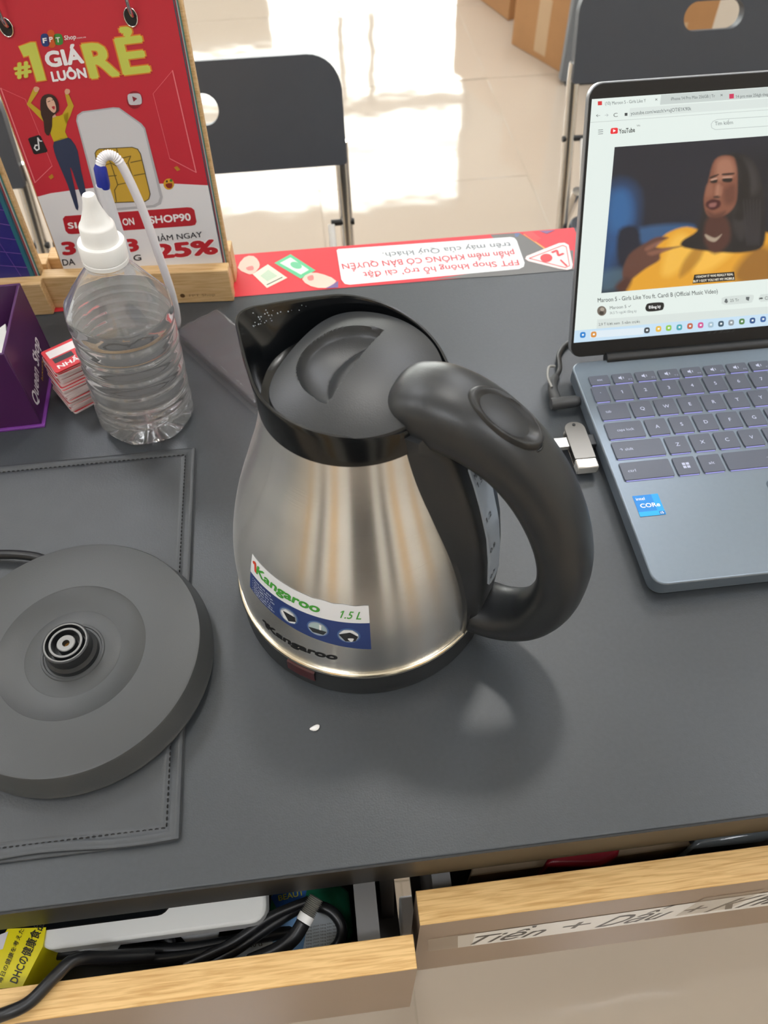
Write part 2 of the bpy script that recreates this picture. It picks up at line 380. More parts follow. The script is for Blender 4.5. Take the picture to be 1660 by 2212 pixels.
# collar that widens into the spout
half = [(44.5, 0), (44, 12), (40, 24), (36, 29), (29.5, 35), (22, 40), (12, 44.5), (0, 47), (-11, 46.8), (-22, 44.2), (-31, 39.5), (-40, 31.5), (-49, 22.5), (-57, 13.5), (-63, 6.5), (-65.3, 0)]
full = half + [(u, -v) for u, v in half[-2:0:-1]]
out = [q / 1000 + np.array([0, .0016]) for q in spline([np.array(p) for p in full], 6, True)]
def rimz(u): return .195 - .12 * u 
NO = len(out)
def ring(t, inset, z_extra=0.):
    r = []
    for q in out:
        a = math.atan2(q[1], q[0]); R = np.hypot(*q)
        rb = brad(.179) + .0010
        tt = t ** 1.25
        rr = rb * (1 - tt) + R * tt - inset
        z = .1785 * (1 - t) + rimz(q[0]) * t + z_extra
        r.append((rr * math.cos(a), rr * math.sin(a), z))
    return r
cm = M()
cm.grid([ring(t, 0) for t in np.linspace(0, 1, 9)] + [ring(1, .0005, .0008), ring(1, .0016, .0008), ring(1, .0022, 0)] + [ring(t, .0022) for t in np.linspace(.97, .1, 8)] + [[(q[0] * .3, q[1] * .3, .1803) for q in ring(.1, .0022)]], m_gloss, True, True)
cm.build('spout_collar', kettle, local=True, smooth=45)

dm = M(); m_drop = mat('water_drop', '8a9094', .05, spec=.9)
_r1, _r2 = ring(.55, .0023), ring(.95, .0023)
for k in range(36):
    j = int(NO / 2 + random.gauss(-10, 5)) % NO; t = random.uniform(.4, 1.); q = np.array(_r1[j]) * (1 - t) + np.array(_r2[j]) * t; r = random.uniform(.0002, .0005)
    dm.grid([[(q[0] + r * math.cos(b) * math.cos(a), q[1] + r * math.cos(b) * math.sin(a), q[2] + r * .8 * math.sin(b)) for a in [2 * pi * i / 6 for i in range(6)]] for b in (-1.2, -.4, .4, 1.2)], m_drop, True, True)
dm.build('water_droplets', kettle, local=True, smooth=80, kind='stuff')
# lid with the half-moon finger recess
def lid_R(a):
    c = math.cos(a); r = .0438
    if c < 0: r = min(r, (r ** -6 + (.0355 / max(1e-4, -c)) ** -6) ** (-1 / 6))
    return r
def lid_z(u, v, s):
    z = .2004 - .0068 * s * s - .02 * max(0, u) * s
    q = math.hypot((u - .002) / .0285, v / .0285)
    if u < .0022 and q < 1:
        edge = min(1, (1 - q) / .10)
        e1 = min(1, (.0022 - u) / .0007)
        bowl = .0115 * (1 - q * q) ** .7
        bar = .0105 * (1 - (v / .0285) ** 2)                 # ledge under the straight edge
        if -u < bar:
            bowl = min(bowl, .0048 + .0060 * max(0, (-u + .002) / (bar + .002)) ** 2)
        z -= (.0012 * edge + bowl) * e1
    return z
lm = M(); rows = []
nrad, nth = 64, 220
for i in range(nrad + 1):
    s = i / nrad
    rows.append([(lid_R(a) * s * math.cos(a), lid_R(a) * s * math.sin(a), lid_z(lid_R(a) * s * math.cos(a), lid_R(a) * s * math.sin(a), s)) for a in [2 * pi * j / nth for j in range(nth)]])
last = rows[-1]
rows.append([(x * 1.012, y * 1.012, z - .0015) for x, y, z in last]); rows.append([(x * 1.012, y * 1.012, .180) for x, y, z in last])
lm.grid(rows, m_plastic, True)
lm.build('lid', kettle, local=True, smooth=38)

# handle: loft along its centre line
HP = [(.0225, .1845, .0130, .0185), (.034, .1880, .0155, .0205), (.048, .1900, .0172, .0212), (.066, .1875, .0165, .0200), (.0868, .1760, .0155, .0184), (.1046, .1555, .0147, .0174), (.1180, .1280, .0140, .0166), (.1243, .100, .0135, .0162),
      (.1228, .0720, .0132, .0162), (.1140, .0480, .0122, .0168), (.098, .0342, .0116, .0176), (.078, .0300, .0112, .0182), (.066, .0300, .0112, .0182)]
hp = spline(HP, 8)
hm = M(); rows = []
for i, q in enumerate(hp):
    t = hp[min(i + 1, len(hp) - 1)][:2] - hp[max(i - 1, 0)][:2]; t /= np.linalg.norm(t); n = np.array([-t[1], t[0]])
    k = 1.0
    if i < 8: k = math.sqrt(max(.05, 1 - ((8 - i) / 8.2) ** 2))
    r = []
    for j in range(32):
        a = 2 * pi * j / 32; e = .78
        ca, sa = math.copysign(abs(math.cos(a)) ** e, math.cos(a)), math.copysign(abs(math.sin(a)) ** e, math.sin(a))
        p = q[:2] + n * q[2] * k * sa
        r.append((p[0], q[3] * k * ca, p[1]))
    rows.append(r)
hm.grid(rows, m_plastic, True, True)
handle = hm.build('handle', kettle, local=True, smooth=60)
# spine that carries the handle down the body
SZ = [.022, .03, .05, .07, .093, .113, .136, .152, .168, .180, .188]
SU = [.0835, .0845, .086, .086, .084, .081, .075, .0700, .064, .058, .052]
sm_ = M(); rows = []
for z in np.linspace(.022, .188, 34):
    uo = float(np.interp(z, SZ, SU)); wi = .0200 + .0040 * (z - .022) / .166; wo = .0125 + .004 * (z - .022) / .166
    b = brad(min(z, .18)) - .012
    rows.append([(b, wi, z), (b + .012, wi, z), (uo - .004, wo + .003, z), (uo - .0012, wo, z), (uo, wo - .003, z), (uo, -wo + .003, z), (uo - .0012, -wo, z), (uo - .004, -wo - .003, z), (b + .012, -wi, z), (b, -wi, z)])
sm_.grid(rows, m_plastic, True, True)
sm_.build('handle_spine', kettle, local=True, smooth=30)
# water gauge on the spine
def spt(z, v, d=.0006): return (float(np.interp(z, SZ, SU)) + d, v, z)
m_gauge = mat('gauge_plastic', 'aab4c0', .18, spec=.6)
gz = np.linspace(.066, .166, 24); gm2 = M(); rows = []
for z in gz:
    e = min(1, (z - .0655) / .006, (.1665 - z) / .006); w = .0075 * math.sqrt(max(.02, 1 - (1 - e) ** 2))
    rows.append([spt(z, -w, -.001), spt(z, -w, .0012), spt(z, w, .0012), spt(z, w, -.001)])
gm2.grid(rows, m_gauge, True, True)
gauge = gm2.build('water_gauge', kettle, local=True, smooth=30)
for t, z, h in (('MAX', .155, .0035), ('1.5L', .1495, .0035), ('1.2', .124, .0036), ('0.8', .099, .0036), ('0.5', .074, .0036)):
    gp = Print(lambda v, z, k: spt(z, v, .0013 + .0001 * k))
    gp.text(t, (-.006, z), (-.006 + .0022 * len(t), z), (0, h), '30343c', 1, .01)
    gp.build('gauge_figure', gauge, local=True)
# switch button on the handle
ub, zb_, slope = .0785, .1972, math.atan2(-.0165, .036)
ex, ez = np.array([math.cos(slope), 0, math.sin(slope)]), np.array([-math.sin(slope), 0, math.cos(slope)])
bm_ = M(); rows = []
L, Wd = .0200, .0108
for s, h in ((1.06, -.008), (1.03, .0002), (1.0, .0022), (.95, .0030), (.86, .0030), (.80, .0022), (.55, .0006), (.25, -.0002), (.02, -.0004)):
    rows.append([tuple(np.array([ub, 0, zb_]) + ex * (L * s * math.cos(a)) + np.array([0, Wd * s * math.sin(a), 0]) + ez * h) for a in [2 * pi * j / 48 for j in range(48)]])
bm_.grid(rows, mat('button_plastic', '232425', .36), True, True)
btn = bm_.build('switch_button', handle, local=True, smooth=50)
bm2 = M(); rows = []
for i in range(25):
    a = 2 * pi * i / 24
    rows.append([tuple(np.array([ub, 0, zb_]) + ex * (.0105 + (.0017 + .0002 * math.cos(b)) * math.cos(a)) + np.array([0, (.0017 + .0002 * math.cos(b)) * math.sin(a), 0]) + ez * (.0006 + .0002 * math.sin(b))) for b in [2 * pi * k / 6 for k in range(6)]])
bm2.grid(rows, m_gloss, True)
bm2.build('switch_mark', handle, local=True, smooth=60)
gr = M(); rows = []
for i in range(49):
    a = 2 * pi * i / 48
    rows.append([tuple(np.array([ub, 0, zb_]) + ex * (L * 1.07 + .0006 * math.cos(b)) * math.cos(a) + np.array([0, (Wd * 1.1 + .0006 * math.cos(b)) * math.sin(a), 0]) + ez * (-.001 - .0035 * abs(math.sin(a)) ** 2 + .0005 * math.sin(b))) for b in [2 * pi * k / 6 for k in range(6)]])
gr.grid(rows, m_gloss, True); gr.build('button_seam', handle, local=True, smooth=60)

# sticker, logo, indicator: surface coordinates (world azimuth in degrees, height in mm)
def onbody(az, z, k):
    a = math.radians(az) - KAZ; r = brad(z / 1000) + .00018 * k
    return (r * math.cos(a), r * math.sin(a), z / 1000)
sk = Print(onbody)
def band(az0, az1, f0, f1, col, k, n=32, nz=4):
    rows = []
    for j in range(nz + 1):
        rows.append([onbody(az0 + (az1 - az0) * i / n, f0((i / n)) + (f1((i / n)) - f0((i / n))) * j / nz, k) for i in range(n + 1)])
    sk.m.grid(rows, ink(col))
A0, A1 = -150.8, -92.2
topz = lambda t: 97.9 - 4.2 * t + .35 * math.sin(t * 40) * (t > .55)
midz = lambda t: 83.2 - 2.6 * t
botz = lambda t: 69 - 12.4 * t
band(A0, A1, midz, topz, 'e4e6ea', 1); band(A0, A1, botz, midz, '2b3f78', 1)
sk.text('1', (-148.6, 88.0), (-146.6, 87.9), (-.9, 7.0), 'd8472b', 2, .05)
sk.text('Kangaroo', (-146.6, 87.8), (-113.2, 85.4), (.9, 6.6), '47a03c', 2, .035)
sk.text('1.5 L', (-104.8, 84.6), (-95.7, 84.0), (1.4, 6.0), '47a03c', 2, .012)
for i in range(6):
    sk.text('• ' + ['Inox SUS 304', 'An toàn tiện lợi', 'Tự ngắt khi sôi', 'Dung tích 1.5 L', 'Công suất lớn', 'Tiết kiệm điện'][i], (-148.6, 80.2 - i * 2.1), (-136.5 + (i % 3), 79.4 - i * 2.3), (0, 1.1), 'dfe6f4', 2, .01)
for az, z in ((-127, 73.2), (-113.7, 72), (-100.9, 70.2)):
    sk.ell(az, z, 4.7, 6.4, '4d6aa0', 2); sk.ell(az, z, 4.1, 5.6, '9aa7b8', 3)
sk.poly([(-130.6, 74.6), (-128.3, 78.1), (-124.8, 77.1), (-123.2, 73.1), (-123.8, 69.4), (-126.3, 68), (-129.3, 69.6)], 'e6e8ea', 4); sk.poly([(-129.6, 75.8), (-123.7, 75.4), (-123.2, 71.6), (-126.8, 69.1)], '23262c', 5)
sk.poly([(-117.5, 72), (-116.3, 75.6), (-113.7, 77.4), (-111.1, 75.6), (-109.9, 72)], 'a9bfc1', 4); sk.poly([(-117.7, 71.8), (-109.8, 71.4), (-111.3, 68.1), (-115.8, 68.2)], '2c3236', 4); sk.poly([(-112.9, 76.6), (-111.9, 76.2), (-112.1, 72.1), (-112.9, 72.1)], 'eef2f2', 5)
sk.poly([(-104.8, 71.6), (-102.8, 75.2), (-99.3, 75.4), (-97.1, 72.1), (-97.3, 68.6)], 'e8eaec', 4); sk.poly([(-104.9, 71.4), (-100.3, 73.8), (-97.1, 70.4), (-98.3, 66.1), (-102.3, 65.6)], '22252a', 5); sk.poly([(-101.3, 68.6), (-98.9, 68.8), (-99.9, 65.8)], 'e8eaec', 6, 4)
sk.build('sticker', kettle, local=True, label='blue and white paper sticker on the steel body')
lg = Print(onbody)
lg.text('1', (-142.4, 41.4), (-140.4, 41.4), (-.7, 7.2), '121212', 1, .05)
lg.text('Kangaroo', (-140.6, 41.4), (-106.8, 43.0), (.8, 6.9), '121212', 1, .04)
lg.build('printed_logo', kettle, local=True, label='black lettering printed on the steel')
im = M(); rows = []
for zz, d in ((.0082, -.001), (.0088, .0012), (.0182, .0008), (.0188, -.001)):
    rows.append([((.0823 + d) * math.cos(math.radians(a) - KAZ), (.0823 + d) * math.sin(math.radians(a) - KAZ), zz) for a in np.linspace(-131, -117.5, 14)])
im.grid(rows, mat('red_indicator', '430c10', .22, spec=.6), False); im.build('indicator_light', kettle, local=True, smooth=50, label='dark red indicator window')

# ================================================================= LEATHER FOLDER
pad = empty('leather_folder', (-.25, .265, 0), 0, 'black leather folder with stitched edges under the kettle power base', 'folder')
px0, px1, py0, py1 = -.42, -.1055, .1185, .409
M().prism(rrect(px0, px1, py0, py1, .004, 3), .0003, .0022, m_leather).build('back_cover', pad, bevel=.0007)
pm_ = M(); nx, ny = 60, 56; rows = []
def edged(x, y):
    d = min(px1 - x, y - py0, py1 - y, x - px0)
    return .0026 + .0020 * min(1, d / .0025) ** .5 - .0009 * math.exp(-((d - .0075) / .0016) ** 2) + .0008 * (1 - math.exp(-max(0, d - .008) / .01))
xs = np.concatenate([np.linspace(px0 + .0004, px1 - .016, 40), np.linspace(px1 - .0155, px1 - .0006, 30)])
ys = np.concatenate([np.linspace(py0 + .0012, py0 + .0155, 26), np.linspace(py0 + .016, py1 - .016, 36), np.linspace(py1 - .0155, py1 - .0005, 26)])
for y in ys: rows.append([(x, y + .0012 * math.sin(x * 60) * (y < py0 + .01), edged(x, y)) for x in xs])
pm_.grid(rows, m_leather)
b0 = rows[0]; pm_.grid([[(x, y - .0004, .0021) for x, y, z in b0], b0], m_leather)
r1 = [r[-1] for r in rows]; pm_.grid([r1, [(x + .0004, y, .0021) for x, y, z in r1]], m_leather)
t1 = rows[-1]; pm_.grid([t1, [(x, y + .0004, .0021) for x, y, z in t1]], m_leather)
pm_.build('front_cover', pad, smooth=60)
st = M(); m_thr = mat('black_thread', '141414', .7)
def stitch(a, b, n):
    a, b = np.array(a), np.array(b); d = (b - a) / n
    for i in range(n):
        p = a + d * (i + .2); q = a + d * (i + .75)
        st.tube([(p[0], p[1], edged(*p) + .0001), ((p[0] + q[0]) / 2, (p[1] + q[1]) / 2, edged(*p) + .0006), (q[0], q[1], edged(*q) + .0001)], .0004, m_thr, 5)
stitch((px1 - .0075, py0 + .0075), (px1 - .0075, py1 - .0075), 82); stitch((px0 + .01, py0 + .0075), (px1 - .0075, py0 + .0075), 86); stitch((px0 + .01, py1 - .0075), (px1 - .0075, py1 - .0075), 86)
st.build('stitching', pad, kind='stuff')

# ================================================================= POWER BASE
BX, BY, BZ = -.1710, .2315, .0058
pb = empty('kettle_power_base', (BX, BY, BZ), 0, 'round black kettle power base with centre contact, lying on the folder', 'power base')
m_base = mat('grey_black_plastic', '414344', .45, bump=.15, bscale=1400)
M().lathe([(.0, .0), (.079, .0), (.0832, .0012), (.0836, .0035), (.0818, .0065), (.0790, .0185), (.0780, .0200), (.0768, .0205), (.0452, .0206), (.0445, .0200), (.0330, .0168), (.0292, .0164), (.0285, .0168), (.0200, .0170), (.0, .0170)], m_base, 128, caps=False).build('housing', pb, local=True, smooth=32)
M().lathe([(.0196, .0168), (.0190, .0176), (.0178, .0176), (.0174, .0170)], m_base, 64, caps=False).build('connector_ring', pb, local=True, smooth=30)
cn = M().lathe([(.0162, .0168), (.0156, .020), (.0138, .0220), (.0138, .0300), (.0132, .0305), (.0124, .0305), (.0122, .0240), (.0100, .0240), (.0100, .0298), (.0094, .0302), (.0084, .0302), (.0082, .0240), (.0058, .0240), (.0056, .0292), (.0048, .0296), (.0022, .0292), (.0016, .0255), (.0, .0255)], m_plastic, 64, caps=False)
con = cn.build('connector', pb, local=True, smooth=30)
M().lathe([(.0128, .0306), (.0124, .0308), (.0120, .0304)], mat('worn_grey', '8b8b8a', .4), 64, caps=False).build('contact_ring', con, local=True)
M().lathe([(.0099, .0303), (.0094, .0306), (.0087, .0303)], mat('worn_grey', '8b8b8a', .4), 64, caps=False).build('contact_ring', con, local=True)
M().lathe([(.0054, .0294), (.0050, .0298), (.0030, .0297), (.0022, .0294)], mat('worn_grey', '8b8b8a', .4), 48, caps=False).build('centre_socket', con, local=True, smooth=40)
M().lathe([(.0019, .0262), (.0, .0262)], mat('brass', 'b98a4e', .3, 1.), 20, caps=False).build('centre_contact', con, local=True)
M().tube([tuple(p) for p in spline([(-.022, .066, .010), (-.034, .079, .0085), (-.062, .087, .0065), (-.100, .089, .0040), (-.150, .088, .0030)], 8)], .0033, m_rubber, 12).build('cord', pb, local=True, smooth=50)

# ================================================================= CRUMB
cr = M(); q0 = P(680, 1572, .001)
cr.grid([[(q0[0] + r * math.cos(a) * 1.25 + .0009 * math.sin(a), q0[1] + r * math.sin(a) * (.8 + .3 * math.cos(a)), .0001 + h) for a in [2 * pi * k / 12 for k in range(12)]] for r, h in ((.0020, 0), (.0024, .0009), (.0016, .0018), (.0002, .0021))], m_white, True, True)
tag(cr.build('paper_crumb', smooth=60), 'tiny white crumb on the desk in front of the kettle', 'crumb')

# ================================================================= LAPTOP
LX, LW, LY0, LY1, LZ = .2001, .319, .2372, .4500, .0172
m_slate = mat('slate_blue_metal', '7c8792', .36, .6, noise=.04, nscale=300)
m_key = mat('key_plastic', '565b68', .38)
m_keyglow = glow('a9a6f0', 1.1)
lap = empty('laptop', (LX + LW / 2, .34, 0), 0, 'dark slate laptop with lit keyboard and a video page on screen', 'laptop')
M().prism(rrect(LX, LX + LW, LY0, LY1, .009, 6), .0045, LZ, m_slate).build('base', lap, bevel=.0012)
M().prism(rrect(LX + .006, LX + LW - .006, LY0 + .006, LY1 - .004, .01, 4), .0006, .0045, m_blk).build('underside', lap, bevel=.002)
rf = M()
for x in (LX + .03, LX + LW - .03): M().box(x - .018, x + .018, LY0 + .012, LY0 + .018, 0, .0010, m_rubber).build('rubber_foot', lap)
M().box(LX + .03, LX + LW - .03, LY1 - .012, LY1 - .006, 0, .0010, m_rubber).build('rubber_foot', lap)
KEYS = []
def row(y, h, items, x):
    for t, w in items:
        KEYS.append((x, x + w, y, h, t)); x += w + .0027
kw = .0163
fnt = ['esc', 'F1', 'F2', 'F3', 'F4', 'F5', 'F6', 'F7', 'F8', 'F9', 'F10', 'F11', 'F12', 'ins', 'del']
row(.4262, .0100, [(t, kw) for t in fnt], .2093)
row(.4109, .0163, [('`', .0122)] + [(c, kw) for c in '1234567890-='] + [('⌫', .0300)], .2080)
row(.3914, .0163, [('tab', .0228)] + [(c, kw) for c in 'QWERTYUIOP[]'] + [('\\', .0210)], .2076)
row(.3717, .0163, [('caps lock', .0285)] + [(c, kw) for c in "ASDFGHJKL;'"] + [('enter', .0320)], .2072)
row(.3524, .0163, [('↑ shift', .0378)] + [(c, kw) for c in 'ZXCVBNM,./'] + [('shift', .0400)], .2070)
row(.3320, .0163, [('ctrl', .0372), ('WIN', kw), ('alt', kw), ('SPACE', .0920), ('alt', kw), ('fn', kw), ('ctrl', kw), ('<', kw), ('>', kw)], .2068)
KM = {}
for x0, x1, y, h, t in KEYS:
    w = x1 - x0; kk = (round(w, 4), h)
    if kk not in KM:
        km = M(); km.prism(rrect(-w / 2, w / 2, -h / 2, h / 2, .0012, 3), .0003, .0014, m_key)
        km.box(-w / 2 + .001, w / 2 - .001, -h / 2 - .0005, -h / 2 + .0004, .0001, .0005, m_keyglow)
        ko = km.build('key', lap, bevel=.0003, seg=1); KM[kk] = ko
    else:
        ko = KM[kk].copy(); COL.objects.link(ko)
    ko.location = ((x0 + x1) / 2, y, LZ); WM[ko.name] = Matrix.Identity(4)
    kp = Print(lambda a, b, k: (a, b, .00145 + .00004 * k), lambda c: glow(c, .8)); cc = 'd8dcf4'
    if t == 'WIN':
        for i in (-1, 1):
            for j in (-1, 1): kp.poly([(i * .0003, j * .0003), (i * .0026, j * .0003), (i * .0026, j * .0026), (i * .0003, j * .0026)], cc)
    elif t == 'SPACE': kp.line([(-.015, 0), (.015, 0)], .0004, 'a8a8b8')
    elif len(t) == 1 and h > .012:
        kp.word(t, (0, -.0016), (0, .0034), cc, 2, .01)
    elif t[0] == 'F' and len(t) > 1:
        kp.poly([(-.0035, -.001), (-.0022, -.001), (-.001, -.0022), (-.001, .0022), (-.0022, .001), (-.0035, .001)], cc); kp.line([(.0004, -.001), (.0004, .001)], .0005, cc)
        kp.text(t, (.0040, -.0032), (.0066, -.0032), (0, .0016), 'a8acc4')
    else:
        a = -w / 2 + .0045 if t in ('tab', 'caps lock', '↑ shift', 'ctrl') else -len(t) * .0007
        if t == 'caps lock': a = -w / 2 + .008
        kp.text(t, (a, -.0012), (a + len(t) * .00145, -.0012), (0, .0026), cc)
    lo = kp.build('legend', ko, local=True)
M().prism(rrect(.306, .418, .2480, .3120, .004, 4), LZ + .00002, LZ + .0002, mat('touchpad', '55616d', .3, .4)).build('touchpad', lap)
cs = Print(lambda x, y, k: (x, y, LZ + .0001 + .00008 * k))
cs.poly([(.2079, .3102), (.2265, .3102), (.2265, .2918), (.2079, .2918)], '0a7fd0', 1)
cs.poly([(.2215, .3102), (.2265, .3102), (.2265, .2958), (.2215, .2958)], '1c9ae0', 2); cs.poly([(.2079, .2958), (.2265, .2958), (.2265, .2918), (.2079, .2918)], '19a6ea', 3)
cs.text('intel', (.2096, .3058), (.2158, .3058), (0, .0026), 'eef6fb', 4, .01); cs.text('CORe', (.2108, .2992), (.2248, .2992), (0, .0036), 'f4fafd', 4, .02); cs.poly([(.2222, .2950), (.2262, .2950), (.2262, .2921), (.2222, .2921)], '0a68b4', 4)
cs.text('i5', (.2229, .2926), (.2252, .2926), (0, .0019), 'eef6fb', 5, .01)
cs.build('processor_sticker', lap, label='small blue square sticker on the palm rest')
# lid
TL = math.radians(22.5); LO = np.array([LX, .4535, .0165]); LU = np.array([0, math.sin(TL), math.cos(TL)]); LN = np.array([0, math.cos(TL), -math.sin(TL)])
def lid3(x, u, d): return tuple(LO + np.array([x, 0, 0]) + LU * u - LN * d)      # d > 0 towards the user
M().tube([(LX + .03, .4515, .0165), (LX + LW - .03, .4515, .0165)], .0052, m_blk, 16).build('hinge', lap, smooth=40)
bz = Print(lambda x, u, k: lid3(x, u, .0012 + .0001 * k))
bz.text('msi', (LW / 2 - .045, .0125), (LW / 2 - .021, .0125), (.0012, .0048), '2c2e31', 1, .02, .2)
bz.build('bezel_mark', lap)
SD = .00145
def scr(px, py, k=1):
    q = on_plane(px, py, LO - LN * SD, LN); return q - LN * (.00009 * k)
def s2(px, py): q = scr(px, py, 0) - LO; return q[0], float(q @ LU)
def slocal(x, u, k): return lid3(x, u, SD + .00009 * k)
_, SU1 = s2(1283, 214); SX0, SU0 = s2(1240, 740.5); SX1 = LW - SX0; _, LH = s2(1300, 177)
M().prism(rrect(0, LW, .002, LH, .010, 6), -.0055, 0, mat('lid_silver', '9a9da1', .35, .6), lid3).build('lid', lap, bevel=.0006)
M().prism(rrect(.0008, LW - .0008, .0025, LH - .0008, .0092, 6), .0002, .0012, mat('bezel_black', '0e0f12', .45), lid3).build('bezel', lap, bevel=.0003, seg=1)
SG = 1.0
sp = Print(scr, lambda h: glow(h, SG)); sl = Print(slocal, lambda h: glow(h, SG))
sl.m = sp.m
sl.poly([(SX0, SU0), (SX1, SU0), (SX1, SU1), (SX0, SU1)], 'dbe5e0', 0)
x_t, u_t = s2(1429, 204); _, u_b = s2(1430, 226)
sl.poly([(x_t, SU1 - .0003), (SX1, SU1 - .0003), (SX1, u_b), (x_t, u_b)], 'bfc8c5', 1)
_, u1 = s2(1300, 236); _, u2 = s2(1300, 262)
sl.poly([(.030, u2 + .0014), (SX1 - .02, u2 + .0014), (SX1 - .02, u1 - .0006), (.030, u1 - .0006)], 'd1dad6', 1)
sl.poly([(SX0, u2 - .0004), (SX1, u2 - .0004), (SX1, u2 - .0001), (SX0, u2 - .0001)], 'b9c2bf', 1)
T = sp.text
def tx(t, p0, p1, h, c='4a4f52', b=0.): sp.text(t, p0, p1, (-.06 * h, -h), c, 3, b)
sp.poly([(1292, 219), (1301, 218.4), (1301, 227), (1292, 227.6)], 'cc2a30', 2); tx('(10) Maroon 5 - Girls Like Y', (1308, 227), (1396, 220.5), 7.5, '5a6264')
tx('×', (1416, 219), (1421, 218.6), 8); tx('iPhone 14 Pro Max 256GB | Tr', (1450, 217), (1545, 210), 7, '565d60'); tx('×', (1557, 209.5), (1562, 209), 8)
sp.poly([(1576, 203), (1586, 202.3), (1586, 212.5), (1576, 213.2)], 'c42b55', 2); tx('14 pro max 256gb thegioi', (1590, 212), (1668, 206), 7, '565d60')
tx('←', (1288, 253), (1297, 252.5), 7); tx('→', (1307, 252), (1315, 251.5), 7, '9aa2a2'); tx('C', (1326, 253), (1335, 252), 9)
tx('youtube.com/watch?v=aJOTlE1K90k', (1363, 248.5), (1494, 238), 8, '50585c'); sp.poly([(1350, 244), (1356, 243.7), (1356, 250), (1350, 250.4)], '3b4042', 2)
for k in range(3): sp.line([(1293, 281 + 4.2 * k), (1303, 280.3 + 4.2 * k)], 1.2, '5b6264', 2)
sp.poly([(1320, 279), (1322, 276.6), (1333, 275.8), (1335.5, 277.5), (1335, 287), (1333, 288.6), (1321, 289.4), (1319, 287.5)], 'e0232e', 2); sp.poly([(1325, 279), (1331, 282.2), (1325, 286)], 'f4f4f4', 3)
tx('YouTube', (1338, 288.5), (1372, 285), 10.5, '1d2022', .02); tx('VN', (1376, 273.5), (1383, 273), 4)
sp.line([(1660, 251), (1550, 258), (1541, 262), (1537, 268), (1538, 276), (1546, 280), (1660, 272)], 1.0, 'aab3b2', 2); tx('Tìm kiếm', (1545, 271), (1584, 268), 8.5, '6a7174')
tx('Maroon 5 - Girls Like You ft. Cardi B (Official Music Video)', (1292, 653), (1551, 633), 9.5, '2e3336', .006)
sp.ell(1300.5, 671.5, 10, 10.5, '6d655c', 2); sp.ell(1301.5, 668, 4.5, 4, 'a2998d', 3); sp.ell(1300, 676, 5, 4, '3c3630', 3)
tx('Maroon 5 ✓', (1318, 668), (1364, 664), 7, '4a4f52'); tx('36,5 Tr người đăng ký', (1318, 678.5), (1376, 674), 5.5, '7d8486')
sp.poly([(1396, 661), (1402, 655), (1430, 653), (1435, 658), (1434, 665), (1429, 670), (1402, 673), (1395, 668)], '16181a', 2, 3); tx('Đăng ký', (1402, 666.5), (1428, 664.5), 6, 'f2f2f2', .02)
sp.poly([(1560, 650), (1566, 641), (1622, 636.5), (1629, 641), (1626, 650), (1620, 654), (1566, 658)], 'ccd5d1', 2, 3); tx('25 Tr', (1578, 652), (1597, 650.5), 6.5, '3c4144'); sp.poly([(1565, 652), (1568, 645), (1571, 645), (1573, 652), (1570, 655)], '5b6264', 3); sp.poly([(1612, 641), (1620, 641), (1618, 650), (1612, 647)], '5b6264', 3)
sp.poly([(1638, 645), (1644, 636), (1668, 634), (1668, 650), (1644, 652)], 'ccd5d1', 2); tx('➦ Chia', (1641, 648), (1670, 646), 7, '3c4144')
sp.poly([(1291, 690), (1660, 662), (1660, 690), (1289, 712)], 'd0d9d5', 1); tx('2,9 T lượt xem  5 năm trước', (1294, 703.5), (1383, 697), 6, '3c4144')
_, ut = s2(1300, 709)
sl.poly([(SX0, SU0), (SX1, SU0), (SX1, ut), (SX0, ut)], 'bfd8ea', 3)
sp.poly([(1276, 715), (1392, 707), (1390, 722), (1275, 730)], 'd6e2ea', 4); tx('Search', (1292, 725), (1316, 723.5), 6, '7d8a92')
for i, (x, y, c) in enumerate(((1259.5, 723, '1579c6'), (1283, 722, 'd08a38'), (1398, 713, '3a4046'), (1423, 710, 'e0b23e'), (1445, 708, '8ac04a'), (1468, 706.5, '3e9ea8'), (1491, 704, 'b85a3c'), (1514, 702, 'c84c8c'), (1536, 701, '9db8c8'), (1558, 699, '2e4a5c'), (1580, 696.5, '8a9298'), (1603, 694, '4a7a3e'), (1626, 692, '1c4a80'), (1649, 689, '2a5a9a'))):
    sp.poly([(x - 5, y - 4.6), (x + 5, y - 5.4), (x + 4.6, y + 5), (x - 5.4, y + 5.6)], c, 5, 3)
    sp.poly([(x - 2, y - 2), (x + 2.4, y - 2.2), (x + 2, y + 1.6), (x - 2.2, y + 2)], 'e6eef0', 6)
# caption of the video
T('I KNOW IT WAS REALLY REAL', (1504, 600), (1584, 594), (-.4, -5), 'f0ead8', 8, .02); T('BUT I GOT YOU HIT MY MOBILE', (1498, 609.5), (1586, 603), (-.4, -5), 'f0ead8', 8, .02)
sp.poly([(1500, 593), (1586, 586.5), (1588, 605), (1496, 612)], '1a1512', 7)
page = sp.build('screen', lap, label='glowing screen showing a web video page')
